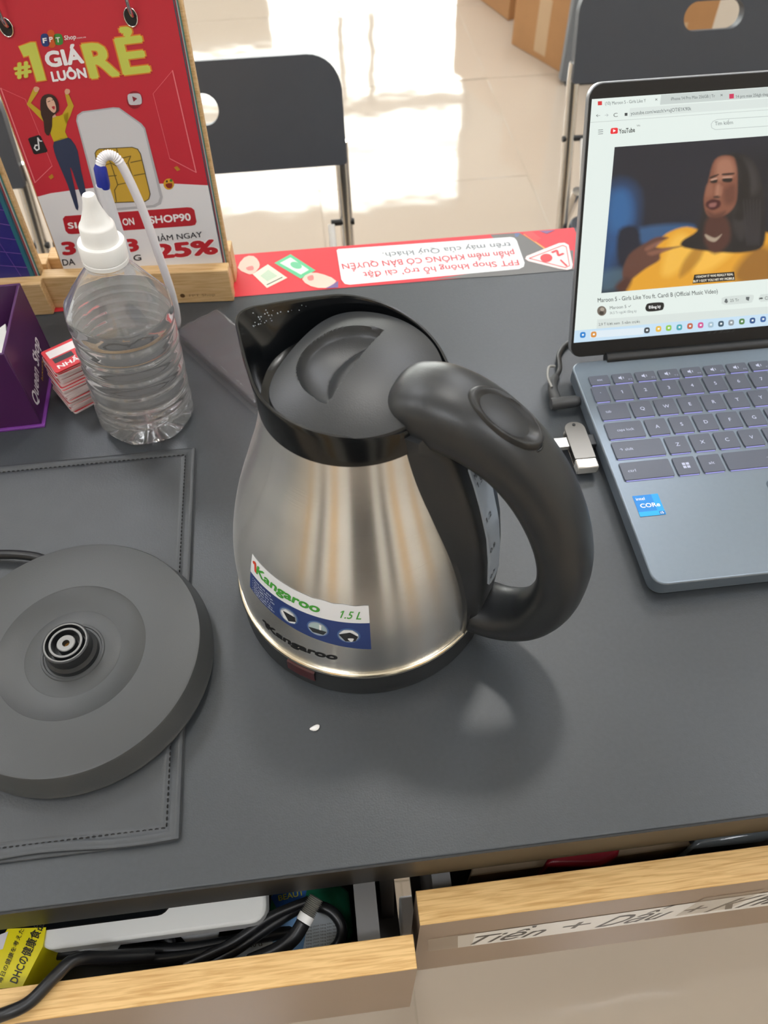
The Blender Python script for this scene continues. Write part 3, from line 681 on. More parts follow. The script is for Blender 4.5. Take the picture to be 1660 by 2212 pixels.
# the video picture: a fine grid with procedural soft-edged colour shapes
vx0, vu0 = s2(1298, 633); vx1 = SX0 + .238; _, vu1 = s2(1323, 318)
NXV, NYV = 300, 190
gx, gu = np.meshgrid(np.linspace(vx0 + .0005, vx1, NXV), np.linspace(vu0, vu1, NYV))
pts3 = LO + gx[..., None] * np.array([1., 0, 0]) + gu[..., None] * LU - LN * (SD + .0005)
vpx, vpy = proj(pts3)
img = np.zeros((NYV, NXV, 3)); img[:] = lin('1a1d29')
def soft(poly, col, s=2.0, a=1.0):
    p = np.array([tuple(q) for q in spline(poly, 4, True)]); d = np.full(vpx.shape, 1e9); ins = np.zeros(vpx.shape, bool)
    for (xa, ya), (xb, yb) in zip(p, np.roll(p, -1, 0)):
        ex_, ey_ = xb - xa, yb - ya; t = np.clip(((vpx - xa) * ex_ + (vpy - ya) * ey_) / (ex_ * ex_ + ey_ * ey_ + 1e-9), 0, 1)
        d = np.minimum(d, np.hypot(vpx - xa - t * ex_, vpy - ya - t * ey_))
        c = (ya > vpy) != (yb > vpy)
        ins ^= c & (vpx < (xb - xa) * (vpy - ya) / (yb - ya + 1e-12) + xa)
    sd = np.where(ins, d, -d); w = np.clip(sd / (2 * s) + .5, 0, 1)[..., None] * a
    img[:] = img * (1 - w) + np.array(lin(col)) * w
soft([(1300, 470), (1330, 400), (1372, 415), (1368, 500), (1335, 560), (1305, 600)], '234a78', 22)
soft([(1320, 420), (1350, 412), (1366, 440), (1364, 480), (1330, 500), (1316, 480)], '2c6094', 12, .8)
soft([(1385, 492), (1488, 484), (1500, 500), (1470, 530), (1420, 535), (1378, 520)], '315a86', 6, .8)
soft([(1300, 590), (1345, 580), (1360, 605), (1330, 625), (1300, 628)], '4a6474', 8, .7)
soft([(1338, 498), (1380, 494), (1378, 560), (1338, 570)], '171c2c', 5)
soft([(1560, 350), (1700, 330), (1760, 420), (1740, 560), (1680, 600), (1640, 420)], '12141c', 20, .7)
# jacket
soft([(1345, 610), (1385, 570), (1420, 530), (1440, 505), (1485, 490), (1530, 505), (1580, 520), (1625, 500), (1665, 505), (1720, 540), (1740, 600), (1700, 620), (1400, 640), (1350, 625)], 'd99a2b', 3)
soft([(1590, 580), (1640, 530), (1690, 560), (1680, 610), (1600, 612)], '7a4f22', 10, .8)
soft([(1450, 520), (1480, 505), (1500, 540), (1460, 590), (1430, 590)], 'eab64a', 8, .8)
soft([(1515, 545), (1560, 520), (1585, 540), (1540, 580), (1500, 590)], 'efb94c', 8, .8)
soft([(1480, 560), (1520, 520), (1514, 560), (1470, 600)], '9a6a24', 5, .7)
# hair behind, neck, face
soft([(1530, 400), (1545, 350), (1585, 331), (1625, 345), (1648, 400), (1655, 470), (1650, 530), (1612, 545), (1560, 545), (1480, 535), (1475, 520), (1505, 500), (1516, 470), (1520, 430)], '1b191c', 3)
soft([(1530, 470), (1570, 470), (1578, 520), (1545, 548), (1522, 520)], '4a2a24', 5)
soft([(1545, 345), (1575, 336), (1592, 350), (1594, 400), (1590, 440), (1572, 462), (1545, 470), (1527, 462), (1521, 430), (1530, 395)], '7c4c3a', 2.5)
soft([(1550, 350), (1575, 342), (1588, 365), (1580, 385), (1550, 388)], 'a3705a', 6, .8)
soft([(1548, 402), (1556, 400), (1556, 425), (1546, 428)], 'a87660', 4, .8)
soft([(1565, 410), (1588, 400), (1588, 435), (1568, 440)], '5d352a', 6, .8)
soft([(1535, 382), (1552, 376), (1552, 379), (1536, 386)], '2c1814', 1.5); soft([(1562, 375), (1585, 373), (1585, 377), (1563, 379)], '2c1814', 1.5)
soft([(1536, 391), (1550, 388), (1549, 394), (1538, 396)], '1f1412', 1.5); soft([(1562, 386), (1582, 385), (1580, 393), (1564, 393)], '1f1412', 1.5)
soft([(1537, 387), (1549, 384), (1549, 387), (1538, 390)], 'c09a86', 1.2, .8); soft([(1563, 382), (1582, 381), (1581, 384), (1564, 385)], 'b88e7a', 1.2, .8)
soft([(1543, 424), (1556, 422), (1555, 428), (1544, 428)], '3a1f1a', 2)
soft([(1527, 437), (1540, 430), (1556, 434), (1556, 446), (1540, 454), (1526, 446)], '43161a', 2); soft([(1534, 440), (1548, 438), (1546, 446), (1534, 447)], '8a5a54', 2)
soft([(1594, 345), (1625, 352), (1642, 400), (1625, 420), (1605, 390)], '3a3638', 8, .6)
soft([(1590, 450), (1602, 450), (1612, 500), (1600, 520), (1585, 490)], '3a3638', 5, .5)
soft([(1524, 506), (1545, 514), (1560, 506), (1546, 522), (1530, 518)], 'b9a892', 2, .7)
soft([(1556, 405), (1562, 404), (1560, 420), (1553, 424)], '94624e', 2.5, .8)
soft([(1528, 455), (1545, 462), (1568, 456), (1560, 470), (1538, 472)], '4a2a22', 4, .7)
soft([(1590, 340), (1600, 380), (1598, 430), (1586, 470), (1610, 470), (1622, 400), (1610, 350)], '151315', 4, .9)
soft([(1528, 400), (1540, 398), (1540, 420), (1526, 424)], '8f5c48', 4, .7)
for k in range(6): soft([(1606 + 7 * k, 440), (1609 + 7 * k, 440), (1618 + 5 * k, 520), (1612 + 5 * k, 522)], '343136', 2, .5)
# raised hand
soft([(1345, 590), (1360, 550), (1395, 525), (1420, 512), (1444, 514), (1415, 530), (1432, 536), (1472, 532), (1430, 545), (1425, 562), (1396, 580), (1370, 600), (1355, 612)], '5c3a30', 3)
soft([(1395, 535), (1425, 520), (1430, 524), (1400, 542)], '8a5c4a', 3, .7); soft([(1400, 545), (1440, 536), (1450, 538), (1410, 552)], '8a5c4a', 3, .7)
soft([(1330, 620), (1350, 600), (1365, 606), (1350, 632)], '4a2c26', 5)
vm = bpy.data.meshes.new('video_picture')
idx = np.arange(NXV * NYV).reshape(NYV, NXV)
fq = np.stack([idx[:-1, :-1], idx[:-1, 1:], idx[1:, 1:], idx[1:, :-1]], -1).reshape(-1, 4)
vm.from_pydata([tuple(p) for p in pts3.reshape(-1, 3)], [], fq.tolist())
ca = vm.color_attributes.new('picture', 'FLOAT_COLOR', 'POINT')
ca.data.foreach_set('color', np.concatenate([img.reshape(-1, 3), np.ones((NXV * NYV, 1))], 1).ravel())
mv = bpy.data.materials.new('video_picture'); mv.use_nodes = True; nt = mv.node_tree; b = nt.nodes['Principled BSDF']
at = nt.nodes.new('ShaderNodeAttribute'); at.attribute_name = 'picture'; b.inputs['Base Color'].default_value = (.01, .01, .01, 1); b.inputs['Roughness'].default_value = .35
nt.links.new(at.outputs['Color'], b.inputs['Emission Color']); b.inputs['Emission Strength'].default_value = SG
vm.materials.append(mv); vo = bpy.data.objects.new('video_picture', vm); COL.objects.link(vo); vo.parent = lap; vo.matrix_parent_inverse = WM[lap.name].inverted()
vo['label'] = 'video picture of a person in a yellow jacket'

# flash drive and charger at the laptop's side
ud = empty('flash_drive', (.186, .372, .006), 0, 'grey metal swivel flash drive plugged into the laptop side', 'flash drive')
m_gun = mat('gunmetal', '77746f', .32, .9); m_silver = mat('bright_silver', 'd9d6cf', .25, .7)
M().box(.1790, LX - .0002, .3665, .3770, .0062, .0112, mat('drive_core', '3a3b3d', .4)).build('core', ud, bevel=.0006)
M().box(.1685, .1790, .3670, .3765, .0066, .0108, m_silver).build('small_plug', ud, bevel=.0004)
cv = M(); ol = rrect(.1785, .1945, .3470, .3840, .0070, 6); ol = [(x, max(y, .348)) for x, y in ol]
cv.prism([(x, y) for x, y in rrect(.1790, .1950, .3530, .3900, .0075, 6) if y > .361] + [(.1790, .3530), (.1950, .3530)], .0112, .0124, m_gun)
cv.prism([(x, y) for x, y in rrect(.1790, .1950, .3530, .3900, .0075, 6) if y > .361] + [(.1790, .3530), (.1950, .3530)], .0044, .0056, m_gun)
cv.build('swivel_cover', ud, bevel=.0002, seg=1)
M().box(.1788, .1952, .3438, .3530, .0044, .0126, m_silver).build('cover_end', ud, bevel=.0012)
M().tube([(.187, .3868, .0124), (.187, .3868, .0128)], .0013, m_blk, 14).build('key_hole', ud)
ch = empty('charger_plug', (.187, .4145, .004), 0, 'black right-angle charger plug with cable at the laptop side', 'charger')
M().tube([(.1765, .4145, .0085), (.1785, .4145, .0085), (.1970, .4148, .0085), (LX - .0003, .4148, .0085)], [.0046, .0050, .0047, .0036], mat('plug_plastic', '3a3b3c', .45), 20).build('plug', ch, smooth=40)
M().tube([tuple(p) for p in spline([(.1818, .4150, .0085), (.1815, .425, .0085), (.1835, .437, .0080), (.1880, .445, .0072)], 5)], [.0046, .0046, .0046, .0045, .0044, .0043, .0042, .0041, .0040, .0039, .0038, .0037, .0036, .0035, .0034, .0033][:16], mat('plug_plastic', '3a3b3c', .45), 14).build('strain_relief', ch, smooth=40)
M().tube([tuple(p) for p in spline([(.188, .445, .0072), (.1935, .4530, .0068), (.196, .462, .006), (.200, .476, .004), (.215, .492, .0026), (.26, .515, .0026), (.36, .54, .0026)], 6)], .0021, m_rubber, 10).build('cable', ch, smooth=50)
M().tube([tuple(p) for p in spline([(.1802, .4290, .0125), (.1795, .440, .0132), (.1835, .4520, .0125), (.190, .4560, .0090)], 6)], .0011, mat('grey_tie', '8b8a86', .4), 8).build('cable_tie', ch, smooth=50)

# ================================================================= WATER BOTTLE
BOT = np.array([-.1455, .4500, 0.0])
bl = empty('water_bottle', tuple(BOT), 0, 'clear ribbed plastic bottle of water with white nozzle cap', 'bottle', rot=(-.030, .062, 0))
def clear_mat(name, ior, col=(1, 1, 1)):
    m = bpy.data.materials.new(name); m.use_nodes = True; b = m.node_tree.nodes['Principled BSDF']
    b.inputs['Transmission Weight'].default_value = 1.; b.inputs['Roughness'].default_value = 0.; b.inputs['IOR'].default_value = ior; b.inputs['Base Color'].default_value = (*col, 1)
    return m
m_pet = clear_mat('clear_plastic', 1.45); m_pet.node_tree.nodes['Principled BSDF'].inputs['Transmission Weight'].default_value = .91; m_water = clear_mat('water', 1.33)  # white diffuse share brightens the plastic in place of light refracted through it
prof = [(.0, .0062), (.016, .0050), (.027, .0026), (.0325, .0022), (.0358, .0040), (.0372, .0090), (.0372, .0200)]
for z in (.026, .039, .052, .066, .080):
    prof += [(.0368, z - .0045), (.0368, z - .002), (.0358, z), (.0358, z + .0018), (.0366, z + .0042)]
prof += [(.0362, .090), (.0350, .0935), (.0366, .097), (.0374, .1035), (.0376, .1080), (.0366, .1105), (.0310, .1185), (.0240, .1280), (.0172, .1365), (.0150, .1395), (.0138, .1420), (.0138, .1470)]
def blathe(prof, inset, facets=0., n=72):
    rows = []
    for i, (r, z) in enumerate(prof):
        rr = []
        for j in range(n):
            a = 2 * pi * j / n
            k = 1.0
            if z < .021: k -= facets * .05 * abs(math.sin(3.5 * a)) * (1 - z / .021)
            if .099 < z < .133: k -= facets * .05 * abs(math.sin(5 * a + (z - .099) * 40)) * math.sin((z - .099) / .034 * pi)
            q = max(.0, r - inset) * k
            rr.append((q * math.cos(a), q * math.sin(a), z + (inset if z < .02 else 0) + facets * (.0022 * math.cos(10 * a) * (1 if .004 < r < .03 and z < .0055 else 0))))
        rows.append(rr)
    return rows
ps = [(float(a), float(b)) for a, b in [tuple(q) for q in spline([np.array(p) for p in prof], 3)]]
bo = blathe(ps, 0, 1.); bi = blathe(ps, .0006, 1.)
bs = M(); bs.grid(bo + bi[::-1], m_pet, True); bs.build('bottle_body', bl, local=True, smooth=60)
wl = .1085
pw = [(r, z) for r, z in ps if z < wl] + [(.0374, wl)]
wr = blathe(pw, .0003, 1.)
wr.append([(x * .3, y * .3, z) for x, y, z in wr[-1]]); wm = M(); wm.grid(wr, m_water, True, True); wm.build('water', bl, local=True, smooth=60)
cpn = M(); rows = []
cp = [(.0140, .1432), (.0149, .1436), (.0151, .1462), (.0146, .1468), (.0151, .1474), (.0152, .1572), (.0146, .1584), (.0118, .1586), (.0116, .1610), (.0112, .1690), (.0105, .1705), (.0098, .1710), (.0082, .1745), (.0060, .1800), (.0046, .1850), (.0042, .1885), (.0036, .1897), (.0, .1898)]
for r, z in cp:
    rows.append([((r * (1 - (.022 * (j % 2) if (.144 < z < .1565 or .171 < z < .186) else 0))) * math.cos(2 * pi * j / 96), (r * (1 - (.022 * (j % 2) if (.144 < z < .1565 or .171 < z < .186) else 0))) * math.sin(2 * pi * j / 96), z) for j in range(96)])
cpn.grid(rows, m_white, True, True); cpn.build('cap', bl, local=True, smooth=35)

# ================================================================= FLIP SIGNS ON WOODEN STANDS
def sign_stand(name, origin, yaw, tilt, w, h, label, cat, page_col, bx0, bx1):
    """origin: lower right corner of the page; local x to the right, page leans back by tilt"""
    e = empty(name, (origin[0], origin[1], 0), yaw, label, cat)
    t = math.radians(tilt); z0 = origin[2]
    def pg(x, u, d=0.): return (x, u * math.sin(t) - d * math.cos(t), z0 + u * math.cos(t) + d * math.sin(t))   # d towards viewer
    M().box(bx0, bx1, -.0115, .0028 - .002, 0, .0335, m_oak2).build('base_front', e, local=True, bevel=.001)
    M().box(bx0, bx1, .0165, .034, 0, .0335, m_oak2).build('base_rear', e, local=True, bevel=.001)
    M().box(bx0 + .002, bx1 - .002, .0012, .0160, 0, .0225, m_oak2).build('base_slot', e, local=True)
    bd = M(); bd.prism([(-w - .004, -.004), (.0052, -.004), (.0052, h + .014), (-w - .004, h + .014)], -.0125, -.0065, m_oak2, lambda x, y, z: pg(x, y, z)); bd.build('back_board', e, local=True, bevel=.0008)
    for k, c in enumerate(('3f8f8c', 'c9d2d4', 'b23a48', '58707c')):
        q = M(); q.prism([(-w + .0006 * k, 0), (.0010 * (4 - k) * .6, 0), (.0010 * (4 - k) * .6, h), (-w + .0006 * k, h)], -.0060 + .0014 * k, -.0060 + .0014 * k + .0010, ink(c), pg); q.build('page', e, local=True)
    return e, pg
YAW = math.radians(-4.0)
o_cal = P(484, 581, .027)
cal, pgc = sign_stand('flip_sign', o_cal, YAW, 5.5, .1415, .232, 'red and white printed flip sign on a light wood stand', 'sign', 'b5202f', -.160, .0055)
cy_, sy_ = math.cos(YAW), math.sin(YAW)
def cal_w(p): return np.array([o_cal[0] + p[0] * cy_ - p[1] * sy_, o_cal[1] + p[0] * sy_ + p[1] * cy_, p[2]])
pO = cal_w(pgc(0, 0)); pUx = cal_w(pgc(1, 0)) - pO; pUu = cal_w(pgc(0, 1)) - pO; pN = np.cross(pUx, pUu); pN = pN if pN[1] < 0 else -pN
def c2(px, py): q = on_plane(px, py, pO, pN) - pO; return float(q @ pUx), float(q @ pUu)
def cpx(px, py, k): x, u = c2(px, py); return pgc(x, u, .00012 * k + .0002)
cl = Print(lambda x, u, k: pgc(x, u, .00012 * k + .0002)); cp_ = Print(cpx); cp_.m = cl.m
W_, H_ = .1415, .232
cl.poly([(-W_, 0), (0, 0), (0, H_), (-W_, H_)], 'c72c3c', 0)
wb_ = [c2(*p) for p in ((68, 425), (110, 417), (160, 410), (230, 402), (300, 397), (370, 396), (449, 400))]
cl.poly([(-W_, 0), (0, 0), (0, wb_[-1][1])] + [q for q in wb_[::-1][1:-1]] + [(-W_, wb_[0][1])], 'e6e5e7', 1)
def ct(t, p0, p1, up, c, k=4, b=.02, sh=0.): cp_.text(t, p0, p1, up, c, k, b, sh)
for off, c, k in ((.07, 'e0822f', 3), (.04, 'c9cf5a', 4)):
    ct('#', (37, 165), (68, 160), (-8, -32), c, k, off); cp_.poly(((41, 100), (67, 91), (77, 91), (100, 172), (80, 175), (63, 119), (52, 122)) if off < .05 else ((39, 99), (66, 88.5), (79, 88.5), (103, 174), (78, 178), (62, 122), (51, 125)), c, k)
    ct('R', (199, 166), (256, 160), (-21, -73), c, k, off); ct('Ẻ', (270, 158), (322, 152), (-19, -73), c, k, off)
ct('GIÁ', (104, 144), (181, 134), (-9, -33), 'f1eff2', 4, .045); ct('LUÔN', (115, 175), (188, 166), (-5, -21), 'f1eff2', 4, .045)
for (x0, y0, x1, y1), c, l in (((89, 74, 104, 97), '25407c', 'F'), ((103, 67, 117, 99), 'cf5a24', 'P'), ((117, 74, 133, 94), '3f8a3c', 'T')):
    cp_.poly([(x0, y0 + 1), (x1, y0), (x1 + 3, y1), (x0 + 3, y1 + 1)], c, 3, 3); ct(l, (x0 + 5, (y0 + y1) / 2 + 7), (x1 - 2, (y0 + y1) / 2 + 6), (-1.5, -11), 'f2f0ee', 4, .03)
ct('Shop', (140, 86), (165, 83), (-1, -10), 'f2e9ea', 4, .02); ct('.com.vn', (166, 83), (186, 81), (-.5, -4), 'e8c8cc', 4)
for pts, w in (([(2, 190), (76, 394)], 2.6), ([(76, 394), (113, 358)], 1.6), ([(113, 358), (55, 214), (2, 190)], .8), ([(373, 152), (424, 372)], 2.4), ([(424, 372), (367, 342)], 1.6), ([(367, 342), (331, 202), (373, 152)], .9)):
    cp_.line(pts, w, 'ee7f86', 2)
# cheering woman
cp_.poly([(117, 305), (146, 296), (158, 306), (168, 325), (176, 370), (187, 420), (176, 424), (158, 372), (152, 362), (160, 398), (170, 446), (164, 450), (147, 400), (128, 355), (118, 328)], '2f3a55', 3, 2)
cp_.poly([(73, 189), (79, 187), (85, 191), (83, 198), (67, 222), (92, 242), (94, 262), (58, 225)], 'c4a52c', 3); cp_.poly([(73, 189), (79, 186), (86, 190), (82, 197), (76, 198)], 'd7a488', 4, 2)
cp_.poly([(141, 203), (147, 199), (160, 228), (152, 250), (143, 268), (136, 245), (147, 227)], 'c4a52c', 3); cp_.poly([(140, 198), (143, 191), (151, 193), (151, 200), (144, 204)], 'd7a488', 4, 2)
cp_.poly([(90, 244), (110, 250), (128, 250), (150, 240), (146, 262), (141, 284), (147, 297), (117, 306), (110, 290), (100, 264)], 'c8ae22', 3)
cp_.poly([(88, 216), (97, 204), (112, 203), (124, 214), (128, 238), (114, 250), (113, 272), (106, 292), (97, 284), (95, 262), (89, 246)], '3a2622', 5, 2)
cp_.poly([(101, 212), (111, 209), (119, 220), (122, 236), (117, 243), (108, 236), (102, 226)], 'e0b49c', 6, 2); cp_.poly([(112, 230), (119, 228), (118, 236)], 'b32a34', 7, 2); cp_.line([(104, 219), (109, 217)], 1.4, '3a2622', 7); cp_.line([(113, 215), (117, 214)], 1.4, '3a2622', 7)
cp_.poly([(110, 240), (118, 242), (122, 251), (114, 254)], 'e0b49c', 4)
# sim card
cp_.poly([(165, 260), (167, 248), (178, 240), (245, 231), (258, 232), (306, 266), (314, 276), (352, 425), (348, 440), (335, 447), (232, 456), (218, 450), (212, 440)], 'b3b3b8', 3, 0)
cp_.poly([(168, 260), (170, 250), (180, 243), (245, 234), (257, 235), (303, 268), (311, 278), (346, 424), (342, 436), (331, 442), (236, 450), (222, 445), (216, 436)], 'd3d3d7', 4, 0)
cp_.poly([(206, 332), (208, 325), (214, 321), (286, 317), (298, 321), (304, 331), (325, 418), (323, 428), (315, 433), (238, 437), (228, 433), (223, 424)], 'caa43a', 5)
for pts in ([(226, 321), (239, 350), (255, 359), (275, 352)], [(252, 319), (259, 342), (283, 336), (277, 350), (290, 390), (255, 398), (240, 352)], [(239, 352), (215, 358)], [(283, 350), (306, 345)], [(232, 380), (252, 378)], [(290, 378), (313, 374)], [(255, 398), (248, 410), (252, 434)], [(286, 392), (297, 404), (306, 431)]):
    cp_.line(pts, 2.0, '6a5a2a', 6)
cp_.line([(206, 330), (209, 324), (215, 320.5), (286, 317), (298, 321), (304, 331), (325, 418), (322, 429), (314, 434), (238, 437), (227, 432), (222, 423)], 1.8, '55482a', 6, True)
# small icons
cp_.poly([(61, 300), (64, 297), (84, 291), (88, 293), (103, 325), (101, 328), (77, 333), (73, 331)], '1c1b1f', 3)
cp_.line([(82, 297), (84, 312), (85, 321), (80, 324), (75, 319), (77, 313), (81, 313)], 2.8, 'efeff2', 4); cp_.line([(82, 297), (87, 304), (91, 304)], 2.4, 'efeff2', 4)
cp_.ell(291, 215, 17, 19, '8f1a2a', 3); cp_.poly([(276, 207), (280, 202), (299, 201), (305, 206), (307, 219), (303, 225), (283, 226), (278, 220)], 'c9c6cc', 4, 2); cp_.poly([(286, 207), (297, 212), (289, 219)], '8c2434', 5)
cp_.ell(365, 397, 11.5, 12, 'dca62c', 3); cp_.poly([(358, 397), (372, 395), (371, 405), (362, 405)], '8a2a20', 4, 2); cp_.ell(370, 389, 3, 3, '4a7a30', 4); cp_.ell(361, 391, 2, 2.4, '2a2018', 4)
cp_.poly([(105, 381), (113, 375), (117, 382), (110, 387)], 'c28a2a', 3); cp_.poly([(376, 361), (383, 358), (390, 366), (383, 369)], 'c28a2a', 3)
# offer
cp_.poly([(136, 472), (141, 466), (405, 447), (414, 448), (420, 453), (425, 478), (422, 485), (414, 487), (156, 505), (148, 504), (142, 498)], 'b8232f', 3)
ct('S', (149, 493), (160, 492), (-3, -13), 'f2eff0', 4, .03); ct('I', (164, 492), (167, 491.6), (-3, -13), 'f2eff0', 4, .03); ct('ON', (267, 486), (291, 484), (-3, -15), 'f2eff0', 4, .03); ct('FSHOP90', (314, 483), (413, 475), (-3, -16), 'f2eff0', 4, .03)
ct('3', (139, 549), (163, 547), (-5, -27), 'bd2530', 4, .05); ct('3', (276, 542), (299, 540), (-5, -26), 'bd2530', 4, .05); ct('25%', (341, 557), (469, 546), (-6, -30), 'f4f2f3', 3, .09); ct('25%', (341, 557), (469, 546), (-6, -30), 'bd2530', 4, .05)
ct('DA', (137, 573), (163, 571), (-3, -14), '33343a', 4, .02); ct('G', (290, 563), (306, 561), (-2.5, -13), '33343a', 4, .02); ct('GIẢM NGAY', (328, 522), (438, 511), (-2.5, -12), '33343a', 4, .01)
ct('Facebook & Youtube', (255, 588), (420, 576), (-1.5, -8), 'b98a94', 4, 0)
cl.build('printed_page', cal, local=True, label='red and white advertising print')
# punched holes and wire rings
for hx, hy in ((14, 58), (283, 36)):
    x, u = c2(hx, hy); g = M(); rows = []
    g.prism([(x + .0044 * math.cos(a), u + .0058 * math.sin(a)) for a in [2 * pi * k / 24 for k in range(24)]], .0002, .0009, mat('eyelet_black', '1a1a1c', .4), pgc); g.build('punch_hole', cal, local=True)
    rp = []
    for k in range(26):
        a = -.9 + 4.6 * k / 25; rp.append(pgc(x + .002, u + .0005 + .0170 - .0170 * math.cos(a), .0016 + .0095 * math.sin(a) - .001))
    M().tube(rp, .0014, m_chrome, 8).build('ring', cal, local=True, smooth=60)
    M().tube([pgc(x + .0046 * math.cos(a), u + .006 * math.sin(a), .0010) for a in [2 * pi * k / 24 for k in range(25)]], .0005, m_chrome, 6, False).build('eyelet', cal, local=True, smooth=60)
bp_ = Print(lambda x, z, k: (x, -.0115 - .0001 * k, z)); bp_.ell(-.040, .0085, .0022, .0022, '6a4c2a', 1, 18); bp_.text('FPT Shop', (-.034, .0072), (-.0105, .0072), (0, .0026), '8a6a42', 1); bp_.build('burnt_mark', cal, local=True)

o_s2 = np.array([-.2465, .6020, .027])
sg2, pg2 = sign_stand('purple_flip_sign', o_s2, math.radians(-2), 5.5, .150, .20, 'purple printed flip sign on a light wood stand at the left edge', 'sign', '2d2a6e', -.158, .0072)
s2p = Print(lambda x, u, k: pg2(x, u, .00012 * k + .0002))
s2p.poly([(-.150, 0), (0, 0), (0, .20), (-.150, .20)], '2f2c78', 0); s2p.poly([(-.150, .04), (0, .075), (0, .20), (-.150, .20)], '5a2f80', 1); s2p.poly([(-.0035, 0), (.0, 0), (.0, .20), (-.0035, .20)], '2c6a78', 2)
for k in range(7): s2p.line([(-.15, .02 + .018 * k), (-.0035, .002 + .013 * k)], .0006, '7d5aa8', 2); s2p.line([(-.02 * k - .01, 0), (-.02 * k - .05, .2)], .0005, '6a4a9c', 2)
s2p.build('printed_page', sg2, local=True)

# ================================================================= NOTICE STRIP AT THE DESK EDGE
ns = Print(lambda px, py, k: P(px, py, .0003 + .0001 * k))
nl = Print(lambda x, y, k: (x, y, .0003 + .0001 * k)); nl.m = ns.m
SYA, SYB = .5935, .6586
nl.poly([(-.29, SYA), (.262, SYA), (.262, SYB), (-.29, SYB)], 'd2303c', 0)
ns.poly([(1060, 507), (1122, 502.5), (1150, 520), (1182, 540), (1239, 541), (1239, 583), (1080, 596), (1035, 598.5), (930, 604), (1120, 575)], '6b6a68', 1)
ns.poly([(727, 541), (731, 538), (1104, 512), (1112, 514), (1117, 520), (1134, 568), (1132, 576), (1122, 581), (756, 615), (745, 613), (738, 604)], 'e3e6e8', 2)
ns.line([(1133, 506), (1182, 540)], 3.0, 'e59a52', 2); ns.poly([(1128, 502), (1150, 500), (1170, 515), (1156, 522)], 'e2484a', 3); ns.poly([(1112, 504), (1124, 503), (1120, 511), (1114, 512)], '5f6f94', 3); ns.poly([(1165, 499), (1200, 497), (1182, 505)], '7c5a86', 3)
ns.text('FPT Shop không hỗ trọ’ cài đặt', (1119, 561), (784, 588), (4, 12), 'd0525a', 4, .012); ns.text('phần mềm KHÔNG CÓ BẢN QUYỀN', (1110, 541), (738, 570), (4, 12), 'd0525a', 4, .015); ns.text('trên máy của Quý khách.', (1103, 523), (826, 546), (3.5, 11), '7d8286', 4, .008)
ns.poly([(1135, 559), (1138, 553), (1208, 525), (1220, 524), (1229, 529), (1238, 572), (1236, 580), (1226, 583), (1208, 580), (1142, 564)], 'f0d9d6', 3); ns.line([(1144, 558), (1216, 530), (1224, 533), (1231, 574), (1222, 578)], 1.6, 'd24a50', 4, True)
ns.ell(1181, 557, 13, 9, 'd23a42', 5); ns.text('N', (1219, 548), (1203, 540), (-12, 5), 'd23a42', 5, .05); ns.line([(1212, 562), (1225, 574)], 3.4, 'd23a42', 5)
ns.poly([(546, 592), (579, 571), (621, 600), (577, 622)], 'e3dcc8', 2); ns.poly([(562, 596), (580, 582), (600, 596), (578, 608)], 'b9cdb4', 3); ns.line([(577, 615), (610, 599)], 2, '4a4a46', 3)
ns.poly([(593, 568), (628, 549), (682, 584), (650, 602)], '5fbf8c', 2); ns.poly([(605, 568), (628, 556), (668, 583), (650, 593)], 'd8e6da', 3); ns.ell(640, 573, 13, 7, '6cc094', 4, 20, .3)
ns.poly([(514, 578), (528, 556), (548, 553), (560, 566), (560, 578), (546, 592), (532, 590)], 'eac0b0', 3, 2); ns.poly([(532, 578), (546, 574), (548, 583), (536, 584)], 'd9807c', 4, 2)
ns.poly([(653, 603), (672, 589), (700, 593), (727, 607), (704, 622), (672, 618)], 'eac0b0', 3, 2); ns.poly([(664, 598), (676, 594), (678, 604), (668, 606)], 'd9807c', 4, 2); ns.poly([(704, 623), (731, 607), (731, 621)], '6c5a8c', 4)
for seam in ((727, 541, 739, 617),): ns.line([(seam[0], seam[1]), (seam[2], seam[3])], 1.4, 'b8323c', 5)
tag(ns.build('notice_strip'), 'red and white printed notice strip stuck along the far desk edge', 'notice')

# ================================================================= PURPLE BOX, LEAFLETS, PACKET, PEN
pbx = empty('purple_gift_box', (-.275, .49, 0), math.radians(1.5), 'open purple gift box with silver script lettering at the left', 'box')
m_pur = mat('purple_card', '4a1d52', .38, noise=.05, nscale=60); m_pur2 = mat('purple_edge', '7d3c9a', .4)
bw0, bw1, bd0, bd1, bh = -.060, .0445, -.0405, .0430, .0755
M().box(bw0, bw1, bd0, bd1, .0012, .003, m_pur).build('bottom', pbx, local=True)
for nm, b in (('side_panel', (bw1 - .0022, bw1, bd0 + .0022, bd1 - .0022)), ('side_panel', (bw0, bw0 + .0022, bd0 + .0022, bd1 - .0022)), ('front_panel', (bw0, bw1, bd0, bd0 + .0022)), ('rear_panel', (bw0, bw1, bd1 - .0022, bd1))):
    M().box(*b, .003, bh, m_pur).build(nm, pbx, local=True, bevel=.0004, seg=1)
M().box(bw0 - .002, bw1 + .0024, bd0 - .0024, bd1 + .002, 0, .0022, m_pur2).build('base_flange', pbx, local=True, bevel=.0004, seg=1)
bt = Print(lambda y, z, k: (bw1 + .0001 * k, y, z))
bt.text('Queen Shop', (-.0315, .0130), (.026, .0300), (-.004, .0125), 'f2ecf4', 2, .02, .3)
bt.text('luxury', (-.002, .0125), (.0165, .0180), (-.001, .0042), 'd8a848', 2, .01)
bt.build('lettering', pbx, local=True, label='silver script lettering')
tp = M(); m_tis = mat('tissue', 'dedfdb', .8)
tp.grid([[(-.297 + .052 * s, .462 + .045 * t, .046 + .010 * math.sin(4 * t + 3 * s) + .006 * s) for t in np.linspace(0, 1, 14)] for s in np.linspace(0, 1, 12)], m_tis)
